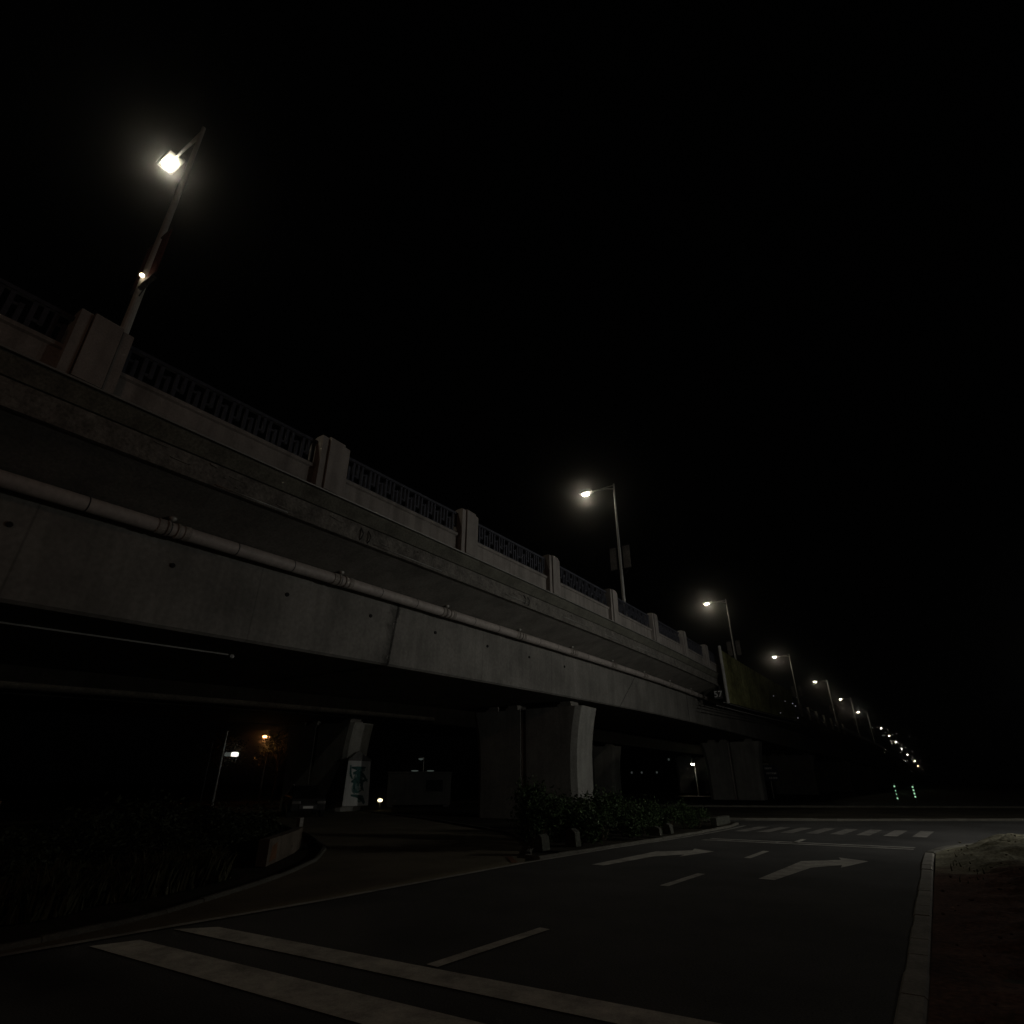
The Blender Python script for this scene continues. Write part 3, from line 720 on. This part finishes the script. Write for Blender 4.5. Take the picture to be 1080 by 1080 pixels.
# ------------------------------------------------------------------ planting
def tuft_strip(name, pts, n, hmin, hmax, spread, mat, label):
    mb = MB(); rr = random.Random(len(name) + n)
    P = [Vector(p) for p in pts]
    for k in range(n):
        s = rr.random() * (len(P) - 1); i = min(int(s), len(P) - 2); c = P[i].lerp(P[i+1], s - i)
        d = (P[i+1] - P[i]).normalized(); c = c + Vector((-d.y, d.x)) * abs(rr.gauss(0, spread))
        dens = mnoise.noise(Vector((c.x * .9, c.y * .9, 1)))
        if dens < -.12: continue
        h = rr.uniform(hmin, hmax) * (1 + .8 * dens); a = rr.uniform(0, 6.28); lean = rr.uniform(.1, .7) * h; w = .012 + .01 * rr.random()
        dx, dy = math.cos(a), math.sin(a)
        b0 = (c.x - dy*w, c.y + dx*w, 0); b1 = (c.x + dy*w, c.y - dx*w, 0)
        m0 = (c.x + dx*lean*.4 - dy*w*.8, c.y + dy*lean*.4 + dx*w*.8, h*.65); m1 = (c.x + dx*lean*.4 + dy*w*.8, c.y + dy*lean*.4 - dx*w*.8, h*.65)
        mb.quad([b0, b1, m1, m0]); mb.quad([m0, m1, (c.x + dx*lean, c.y + dy*lean, h)])
    o = mb.build(name, mat); o['kind'] = 'stuff'; o['label'] = label; o['category'] = 'grass'; return o
tuft_strip('grass', [(-9.6, 1.5), (-9.75, 3.6), (-10.1, 5.2), (-10.7, 7.0), (-11.6, 8.3)], 5200, .16, .5, .45, M['grass'], 'dry tufty grass along the edge of the left planting bed')
tuft_strip('verge_weeds', [(2.6, 23.6), (1.3, 22.0), (.5, 19.6), (.25, 17), (.1, 13)], 260, .04, .16, .5, M['grass'], 'sparse short weeds at the kerb of the soil verge')

def bush(name, seed, rx, ry, h, n, size, mat):
    """leafy shrub at the origin: stems and many leaf faces in clumps"""
    random.seed(seed)
    root = bpy.data.objects.new(name, None); col.objects.link(root)
    clumps = []
    for k in range(16):
        a = random.uniform(0, 6.28); q = math.sqrt(random.random())
        clumps.append(Vector((rx*.8*q*math.cos(a), ry*.8*q*math.sin(a), h*random.uniform(.18, .93) * (1 - .25*q))))
    mb = MB()
    for c in clumps[:12]:
        mb.tube([(c.x*.25, c.y*.25, 0), (c.x*.6, c.y*.6, c.z*.5), tuple(c)], [.02, .013, .006], 5)
    mb.build('stem', M['bark'], root)
    mb = MB()
    for k in range(n):
        c = random.choice(clumps); s = .34 * min(rx, ry, h) + .04
        p = c + Vector((random.gauss(0, s*.62), random.gauss(0, s*.62), random.gauss(0, s*.55)))
        if p.z < .03: p.z = random.uniform(.03, .3)
        mb.leaf(p, size)
    mb.build('foliage', mat, root)
    return root
b1 = bush('shrub', 21, .75, .85, 1.5, 2600, .10, M['leaf']); b2 = bush('shrub', 22, .7, .9, 1.25, 2400, .10, M['leaf'])
hedge = [(b1, -8.75, 14.6, 1.0, .3), (b2, -8.35, 16.2, 1.05, 1.4), (b1, -8.2, 17.6, .88, 2.2), (b2, -8.0, 19.0, .9, .2), (b1, -7.85, 20.4, .7, 4.0), (b2, -7.7, 21.8, .78, 3.0), (b1, -7.5, 23.2, .6, 5.1), (b2, -7.4, 24.5, .62, 2.6),
         (b1, -10.2, 17.2, 1.05, 1.0), (b2, -9.9, 19.4, 1.05, 4.2), (b1, -9.4, 21.6, .85, .7), (b2, -9.0, 23.8, .75, 1.9)]
used = set()
for (b, x, y, s, rz) in hedge:
    o = b if b.name not in used else copy_tree(b)
    used.add(b.name)
    o.location = (x, y, .05); o.scale = (s*.95, s, s); o.rotation_euler.z = rz
    tag(o, 'dark green leafy shrub in the median hedge before the bridge pier', 'shrub', 'shrubs of the median hedge')
b3 = bush('shrub', 31, 1.3, 1.3, 1.3, 2600, .13, M['leaf_dark'])
for k, (x, y, s, rz) in enumerate([(-15.2, 10.6, .85, 0), (-13.8, 9.6, .62, 2.1), (-12.9, 7.6, .72, 1.2), (-17.2, 11.2, 1.0, 3.3), (-14.2, 6.2, 1.05, 4.1), (-16.6, 8.2, 1.15, 5.2), (-12.6, 4.4, .85, .6), (-15.6, 3.6, 1.2, 2.7)]):
    o = b3 if k == 0 else copy_tree(b3)
    o.location = (x, y, .05); o.scale = (s, s, s * .72); o.rotation_euler.z = rz
    tag(o, 'dark rounded shrub in the left planting bed behind the low wall', 'shrub', 'shrubs of the left planting bed')

# low planter wall at the left
root = empty('planter_wall', (-13.1, 10, 0), 'low plastered planter wall with an orange patch at the side road bend', 'wall', world=True)
wp = [(-11.95, 8.75), (-12.75, 9.75), (-13.6, 10.75), (-14.45, 11.6)]
mb = MB()
for k in range(len(wp) - 1):
    a, b = Vector(wp[k]), Vector(wp[k+1]); d = (b - a).normalized(); nn = Vector((-d.y, d.x)) * .11
    i = len(mb.v)
    for p in (a, b):
        h = .50
        for (q, z) in ((nn, 0), (nn, h), (-nn, h), (-nn, 0)): mb.v.append((p.x + q.x, p.y + q.y, z))
    for j in range(4): mb.f.append((i + j, i + (j+1) % 4, i + 4 + (j+1) % 4, i + 4 + j))
    if k == 0: mb.f.append((i, i+1, i+2, i+3))
    if k == len(wp) - 2: mb.f.append((i+4, i+5, i+6, i+7))
mb.build('wall', M['wall'], root)
mb = MB(); a, b = Vector(wp[0]), Vector(wp[1]); d = (b - a).normalized(); nn = Vector((d.y, -d.x))
for (s0, s1, z0, z1) in ((.18, .72, .06, .4),):
    p, q = a + d*s0 + nn*.113, a + d*s1 + nn*.113
    mb.quad([(p.x, p.y, z0), (q.x, q.y, z0 + .02), (q.x - d.x*.06, q.y - d.y*.06, z1), (p.x + d.x*.1, p.y + d.y*.1, z1 - .05)])
mb.build('paint_patch', M['orange_stain'], root)
mb = MB(); e = Vector(wp[-1]); mb.box(e.x - .1, e.x + .03, e.y - .02, e.y + .1, 0, .72); mb.build('end_stone', M['kerb'], root)

# white stones at the foot of the hedge
stones = [(-8.02, 13.75, .26, .38, .36, 'white block at the near end of the median hedge'), (-7.82, 15.0, .34, .3, .42, 'white block under the hedge, second from its near end'),
          (-7.2, 19.4, .4, .22, .26, 'low white block half hidden under the middle of the hedge'), (-7.1, 20.3, .3, .3, .3, 'white block under the hedge beside the far turn arrow')]
for (x, y, w, d_, h, lb) in stones:
    mb = MB(); mb.prism([(x - w/2, .1), (x + w/2, .1), (x + w/2 - .03, .1 + h*.8), (x + .02, .1 + h), (x - w/2 + .04, .1 + h*.9)], y - d_/2, y + d_/2)
    tag(mb.build('stone_block', M['block'], bevel=.02), lb, 'block', 'white blocks under the hedge')
mb = MB(); mb.prism([(-6.9, .1), (-6.66, .1), (-6.66, .38), (-6.9, .38)], 24.6, 26.6); tag(mb.build('kerb_block', M['block'], bevel=.02), 'long pale block lying at the far end of the median hedge', 'block')

# tree against the orange lamp
def tree(seed, h, rad, n, label):
    random.seed(seed)
    root = bpy.data.objects.new('tree', None); col.objects.link(root)
    mb = MB(); mb.tube([(0, 0, 0), (.06, .03, h*.2), (-.04, .05, h*.42), (.08, 0, h*.75)], [.16, .13, .10, .03], 8)
    ends = []
    for k in range(11):
        a = k * 2.4; z0 = h * random.uniform(.35, .65); r_ = rad * random.uniform(.55, 1); z1 = z0 + h * random.uniform(.08, .32)
        e = Vector((r_*math.cos(a), r_*math.sin(a), z1)); ends.append(e)
        mb.tube([(0, 0, z0), (e.x*.5, e.y*.5, z0 + (z1 - z0)*.65), tuple(e)], [.06, .035, .012], 6)
    mb.build('trunk', M['bark'], root)
    ends += [Vector((random.gauss(0, rad*.4), random.gauss(0, rad*.4), h * random.uniform(.6, .98))) for k in range(9)]
    mb = MB()
    for k in range(n):
        c = random.choice(ends); s = rad * .26
        mb.leaf(c + Vector((random.gauss(0, s), random.gauss(0, s), random.gauss(0, s*.7))), .2)
    mb.build('crown', M['leaf_dark'], root)
    return tag(root, label, 'tree')
t = tree(5, 6.2, 1.9, 2600, 'small leafy tree beside the orange lamp beyond the viaducts'); t.location = (-48.2, 35.4, 0)
t = tree(6, 5.4, 1.7, 2200, 'small dark tree left of the orange lamp, behind the lit box'); t.location = (-50.5, 31.2, 0)

# ------------------------------------------------------------------ things beyond the near viaduct
def simple_lamp(loc, h, arm, lens, label, watts, colr, rz=0, name='street_lamp', r0=.08, kind='SPOT'):
    root = empty(name, loc, label, 'street lamp', None, rz)
    mb = MB(); mb.tube([(0, 0, 0), (0, 0, .03)], .2, 12); mb.tube([(0, 0, .03), (0, 0, h)], [r0, r0*.6], 10); mb.build('pole', M['pole'], root)
    mb = MB(); mb.tube([(0, 0, h - .12), (-arm*.5, 0, h - .02), (-arm + .2, 0, h)], .035, 8); mb.build('arm', M['pole'], root)
    mb = MB(); mb.ellipsoid((-arm, 0, h + .01), (.34, .17, .1), 14, 6, -.3, 1); hd = mb.build('lamp_head', M['steel'], root, smooth=True)
    mb = MB(); mb.ellipsoid((-arm, 0, h - .025), (.24, .14, .13), 14, 6, -1, 0); mb.build('lens', lens, hd, smooth=True)
    if watts:
        ld = bpy.data.lights.new('lamp_light', kind); ld.energy = watts; ld.color = colr; ld.shadow_soft_size = .14
        if kind == 'SPOT': ld.spot_size = R(172 if h > 5 else 70); ld.spot_blend = .3
        lo = bpy.data.objects.new('lamp_light', ld); col.objects.link(lo); lo.parent = hd; lo.location = (-arm, 0, h - .2)
    return root
simple_lamp((-48.6, 34.3, 0), 5.45, .7, M['lens_orange'], 'orange glowing street lamp among leaves beyond the viaducts', 40, (1, .4, .12), kind='POINT')
simple_lamp((-23.85, 81.4, 0), 3.8, .3, M['lens'], 'pale park lamp on a thin pole between the two bridge piers', 150, (1, .95, .8), 0, r0=.1)

root = empty('lit_box', (-42.4, 26.6, 0), 'white glowing box lamp on a tall grey pole left of the orange lamp', 'lamp', world=True)
mb = MB(); mb.tube([(-42.55, 26.35, 0), (-42.55, 26.35, 5.1)], [.07, .05], 8); mb.build('pole', M['pole'], root)
mb = MB(); mb.tube([(-42.9, 25.6, 0), (-42.9, 25.6, 4.3)], .035, 8); mb.build('stay', M['dark_metal'], root)
mb = MB(); mb.box(-42.2, -41.85, 26.75, 27.2, 3.32, 3.62); mb.build('lit_face', M['lens_white'], root, bevel=.08)
mb = MB(); mb.box(-42.62, -42.202, 26.5, 26.95, 3.34, 3.60); mb.build('housing', M['lens_white_dim'], root, bevel=.06)

root = empty('bollard_light', (-29.0, 29.3, 0), 'small yellow bollard light glowing low beside the mural board', 'bollard light')
mb = MB(); mb.tube([(0, 0, 0), (0, 0, .45)], .06, 10); mb.build('post', M['dark_metal'], root)
mb = MB(); mb.ellipsoid((0, 0, .56), (.17, .17, .1), 12, 6); mb.build('lens', M['lens_yellow'], root)
mb = MB(); mb.tube([(0, 0, .665), (0, 0, .70)], .16, 12); mb.build('cap', M['dark_metal'], root)

# mural board on the end of the rear pier
root = empty('mural_board', (-29.2, 27.3, 0), 'white pointed mural board with teal ink painting on the rear pier', 'board', world=True)
mx = -28.95
mb = MB(); mb.prism([(26.15, .30), (28.25, .30), (28.1, 2.80), (26.25, 2.80)], mx - .06, mx, 'x'); mb.build('panel', M['white_board'], root)
mb = MB(); mb.prism([(26.2, 2.802), (28.15, 2.802), (28.15, 2.88), (27.0, 3.36), (26.2, 2.88)], mx - .08, mx + .02, 'x'); mb.build('gable', M['board_frame'], root)
mb = MB()
def stroke(pts, w):
    n = len(pts)
    for k in range(n - 1):
        a, b = Vector(pts[k]), Vector(pts[k+1]); d = (b - a).normalized(); wa = w[k]; wb = w[k+1]; nn = Vector((-d.y, d.x))
        q = [a + nn*wa, b + nn*wb, b - nn*wb, a - nn*wa]
        mb.quad([(mx + .003 + .0004*len(mb.f), 26.3 + (p.x - 25.8)*.84, p.y*.93) for p in q])
for (c, rx, rz_) in (((26.85, 2.0), .62, .5), ((26.7, 1.35), .5, .45), ((27.1, 2.5), .5, .22), ((27.3, .75), .42, .32)):
    pts = []
    for k in range(18):
        a = k / 18 * 6.283; q = .75 + .35 * mnoise.noise(Vector((c[0] + math.cos(a), c[1] + math.sin(a), 2)))
        pts.append((mx + .0015, 26.3 + (c[0] + rx*q*math.cos(a) - 25.8)*.84, (c[1] + rz_*q*math.sin(a))*.93))
    mbw = MB(); mbw.quad(pts); mbw.build('ink_wash', M['teal_wash'], root)
stroke([(26.0, 2.75), (26.05, 2.2), (26.3, 1.9)], [.06, .1, .05]); stroke([(26.1, 2.6), (26.7, 2.55), (27.5, 2.62)], [.05, .13, .04])
stroke([(26.3, 2.25), (26.9, 2.35), (27.4, 2.1), (27.8, 1.75)], [.08, .14, .1, .04]); stroke([(26.2, 1.75), (26.7, 1.85), (27.2, 1.75), (27.8, 1.9)], [.05, .2, .12, .03])
stroke([(26.5, 1.7), (26.55, 1.3), (26.9, 1.1), (27.3, 1.25)], [.1, .12, .08, .03]); stroke([(27.3, 1.8), (27.25, 1.45), (27.5, 1.2)], [.1, .14, .04])
stroke([(26.3, .95), (26.9, .9), (27.4, .75), (27.7, .45)], [.05, .1, .14, .1]); stroke([(26.7, 2.3), (26.95, 1.95), (26.9, 1.5)], [.1, .16, .1])
mb.build('ink_painting', M['teal_ink'], root)

# site cabin
root = empty('site_cabin', (-31.2, 35.5, 0), 'dim grey site cabin under the rear viaduct with small lights on top', 'cabin', rz=R(40))
mb = MB(); mb.box(-2.3, 2.3, -1.1, 1.1, .12, 2.2); mb.build('body', M['cabin'], root, bevel=.03)
mb = MB(); mb.box(-2.38, 2.38, -1.18, 1.18, 2.202, 2.3); mb.build('roof', M['cabin'], root)
dr = MB(); dr.box(-1.0, -.2, -1.14, -1.102, .15, 2.0); dr = dr.build('door', M['cabin'], root)
mb = MB(); mb.box(-.34, -.28, -1.18, -1.142, .95, 1.15); mb.build('handle', M['dark_metal'], dr)
mb = MB(); mb.box(.5, 1.7, -1.13, -1.102, 1.0, 1.75); w_ = mb.build('window', M['car_glass'], root)
mb = MB(); mb.box(.44, 1.76, -1.14, -1.131, .94, .998); mb.box(.44, 1.76, -1.14, -1.131, 1.752, 1.81); mb.build('frame', M['cabin'], w_)
mb = MB()
for x in (-2.0, 2.0): mb.box(x - .2, x + .2, -.9, .9, 0, .118)
mb.build('skid', M['dark_metal'], root)
for (x, z) in ((-.4, 2.36), (.75, 2.36)):
    mb = MB(); mb.ellipsoid((x, -1.0, z), (.28, .06, .045), 10, 6); mb.build('roof_light', M['window_lit'], root)
simple_lamp((-32.6, 37.4, 0), 3.35, .3, M['window_lit'], 'tiny dim lamp on a thin pole above the site cabin', 0, (1, 1, 1), 0, r0=.03)

# parked cars
def make_car(label, paint):
    root = empty('parked_car', (0, 0, 0), label, 'car', 'cars parked beyond the viaduct')
    mb = MB()
    side = [(-2.15, .32), (-2.2, .62), (-2.05, .86), (-1.15, .95), (1.55, .98), (2.1, .92), (2.2, .6), (2.12, .32)]
    i = len(mb.v)
    for (yy, sc_) in ((-.86, .96), (-.78, 1), (.78, 1), (.86, .96)):
        for (x, z) in side: mb.v.append((x * sc_, yy, .3 + (z - .3) * sc_))
    n = len(side)
    for k in range(3):
        for j in range(n): mb.f.append((i + k*n + j, i + k*n + (j+1) % n, i + (k+1)*n + (j+1) % n, i + (k+1)*n + j))
    mb.f.append(tuple(i + j for j in range(n))); mb.f.append(tuple(i + 3*n + j for j in range(n)))
    mb.build('body', paint, root, bevel=.04)
    mb = MB(); i = 0
    lo = [(-1.15, -.72, .952), (1.62, -.72, .982), (1.62, .72, .982), (-1.15, .72, .952)]; hi = [(-.35, -.56, 1.42), (1.05, -.56, 1.42), (1.05, .56, 1.42), (-.35, .56, 1.42)]
    mb.v += lo + hi
    for j in range(4): mb.f.append((j, (j+1) % 4, 4 + (j+1) % 4, 4 + j))
    mb.f.append((0, 3, 2, 1)); mb.f.append((4, 5, 6, 7)); mb.build('windows', M['car_glass'], root)
    mb = MB(); mb.box(-.42, 1.1, -.58, .58, 1.422, 1.48); mb.build('roof', paint, root, bevel=.03)
    for x in (-1.35, 1.35):
        for y in (-.8, .8):
            mb = MB(); mb.tube([(x, y - .1, .32), (x, y + .1, .32)], .32, 18); w_ = mb.build('wheel', M['tyre'], root)
            s = 1 if y > 0 else -1
            mb = MB(); mb.tube([(x, y + s*.101, .32), (x, y + s*.115, .32)], .2, 14); mb.build('rim', M['chrome'], w_)
    for y in (-.6, .6):
        mb = MB(); mb.box(-2.24, -2.12, y - .2, y + .2, .62, .76); mb.build('headlight', M['chrome'], root, bevel=.02)
    mb = MB(); mb.box(-2.25, -2.15, -.42, .42, .4, .56); mb.build('grille', M['dark_metal'], root)
    mb = MB(); mb.box(-2.262, -2.252, -.24, .24, .42, .53); mb.build('number_plate', M['sign_white'], root)
    return root
c1 = make_car('dark parked car facing the camera left of the mural board', M['car_paint']); c1.location = (-27.6, 22.2, .0); c1.rotation_euler.z = R(148)
c2 = copy_tree(c1); c2['label'] = 'barely visible parked car at the far left under the viaduct'; c2.location = (-38.5, 11.6, 0); c2.rotation_euler.z = R(165)

# direction sign past the far pier
root = empty('direction_sign', (-13.4, 73.6, 0), 'dark road sign with three pale text rows beside the far pier', 'sign', rz=R(10))
mb = MB(); mb.tube([(0, .08, 0), (0, .08, 3.5)], .06, 8); mb.build('post', M['steel'], root)
mb = MB(); mb.box(-.95, .95, 0, .05, 1.75, 3.35); mb.build('board', M['sign_blue'], root, bevel=.01)
mb = MB(); rr = random.Random(4)
for (z, xs) in ((3.0, (-.75, -.4, -.25, -.1, .05, .2)), (2.5, (-.75, -.3, -.12, .06, .24, .42, .58)), (2.02, (-.1, .1, .28, .44, .6))):
    for x in xs:
        for s in range(2):
            xa = x + .065*s; mb.box(xa, xa + .03 + .03*rr.random(), -.012, -.002, z - .1, z + .1)
        mb.box(x, x + .12, -.010, -.0015, z + rr.choice((-.08, 0, .06)), z + rr.choice((.085, .095)))
mb.build('lettering', M['sign_white'], root)

# green lit marker posts beyond the crossing
for (x, y, h0, lb, zs) in ((-1.5, 60.2, 1.5, 'left marker post with four green lights beyond the crossing', (.42, .72, .98, 1.3)),
                       (-.25, 60.0, 1.45, 'right marker post with four green lights beyond the crossing', (.55, .78, 1.02, 1.25))):
    root = empty('marker_post', (x, y, 0), lb, 'marker post', 'green lit marker posts')
    mb = MB(); mb.tube([(0, 0, 0), (0, 0, h0)], .05, 8); mb.build('post', M['dark_metal'], root)
    for k, z in enumerate(zs):
        r_ = .058 if (k in (0, 3) or x > -1) else .036
        mb = MB(); mb.ellipsoid((0, -.06, z), (r_, .04, r_), 10, 6); mb.build('light', M['led_green'], root)

# distant building with a few lit windows between the piers
root = empty('distant_building', (-120, 330, 0), 'dark distant building with a row of tiny lit windows behind the hedge', 'building', world=True)
mb = MB(); mb.box(-170, -95, 330, 345, 0, 16); mb.build('wall', M['far_wall'], root)
mb = MB(); mb.box(-171, -94, 329, 346, 16.002, 16.8); mb.build('roof', M['far_wall'], root)
rr = random.Random(9)
for k in range(9):
    x = -165 + k * 7.6 + rr.uniform(-1.5, 1.5); z = 6 + rr.choice((0, 0, 3.2, 6.4))
    mb = MB(); mb.box(x, x + .9, 329.9, 329.99, z, z + 1.0); mb.build('window', M['window_lit'], root)

# lamps just outside the picture that light the junction and the near road
simple_lamp((16.5, 26, 0), 8.4, 1.6, M['lens'], 'tall street lamp at the junction corner right of the picture', 420, (1.0, .95, .86), 0, r0=.09)
simple_lamp((10.2, 33.5, 0), 5.9, .35, M['lens'], 'low park lamp on the far pavement right of the picture', 620, (1.0, .97, .88), 0, r0=.06, kind='POINT')
fl = simple_lamp((8.6, 23.5, 0), 5.4, .4, M['lens'], 'floodlight on a short pole on the soil verge right of the picture', 1900, (1.0, .965, .87), 0, r0=.06)
for o in fl.children_recursive:
    if o.type == 'LIGHT':
        o.data.spot_size = R(138); o.data.spot_blend = .9
        o.rotation_euler = (Vector((-13, 26, 6.3)) - Vector((8.2, 23.5, 5.2))).to_track_quat('-Z', 'Y').to_euler()
simple_lamp((2.6, -9, 0), 8.6, 1.4, M['lens'], 'street lamp on the verge behind the camera', 225, (1.0, .60, .42), 0, r0=.09, kind='POINT')

# ------------------------------------------------------------------ night sky, added mist
w = bpy.data.worlds.new('World'); sc.world = w; w.use_nodes = True
bg = w.node_tree.nodes['Background']; bg.inputs['Color'].default_value = (.9, .95, 1.0, 1); bg.inputs['Strength'].default_value = .00022
GLOW_HAZE = True  # scattering volume added to make lens halos round the lamps
if GLOW_HAZE:
    mb = MB(); mb.box(-960, 960, -330, 1450, -2.0, 60)
    hz = mb.build('glow_haze', None or M['lens']); hz.data.materials.clear()
    m = bpy.data.materials.new('lamp_glow_mist'); m.use_nodes = True; N = m.node_tree.nodes; L = m.node_tree.links
    N.remove(N['Principled BSDF']); v = N.new('ShaderNodeVolumePrincipled'); v.inputs['Density'].default_value = .0009
    v.inputs['Anisotropy'].default_value = .984; v.inputs['Color'].default_value = (.9, .9, .88, 1)
    L.new(v.outputs[0], N['Material Output'].inputs['Volume']); hz.data.materials.append(m)
    hz['kind'] = 'stuff'; hz['label'] = 'added mist glowing round the lamps'; hz['category'] = 'glow'

# ------------------------------------------------------------------ camera
cam = bpy.data.cameras.new('camera'); co = bpy.data.objects.new('camera', cam); col.objects.link(co)
cam.sensor_width = 36; cam.sensor_fit = 'HORIZONTAL'; cam.lens = 36 * 592 / 1080; cam.clip_end = 4000; cam.clip_start = .05
co.location = (0, 0, 1.6); co.rotation_euler = (R(90 + 25.707), 0, R(32.897)); sc.camera = co

for o in bpy.data.objects:
    if '_world' in o.keys(): del o['_world']
sc.view_settings.view_transform = 'Standard'; sc.view_settings.look = 'None'; sc.view_settings.exposure = 0; sc.view_settings.gamma = 1
sc.view_settings.use_curve_mapping = False
sc.render.engine = 'CYCLES'
cy = sc.cycles
cy.use_adaptive_sampling = False; cy.use_denoising = True; cy.sample_clamp_indirect = .5; cy.max_bounces = 5; cy.diffuse_bounces = 3
cy.volume_bounces = 0; cy.use_light_tree = True
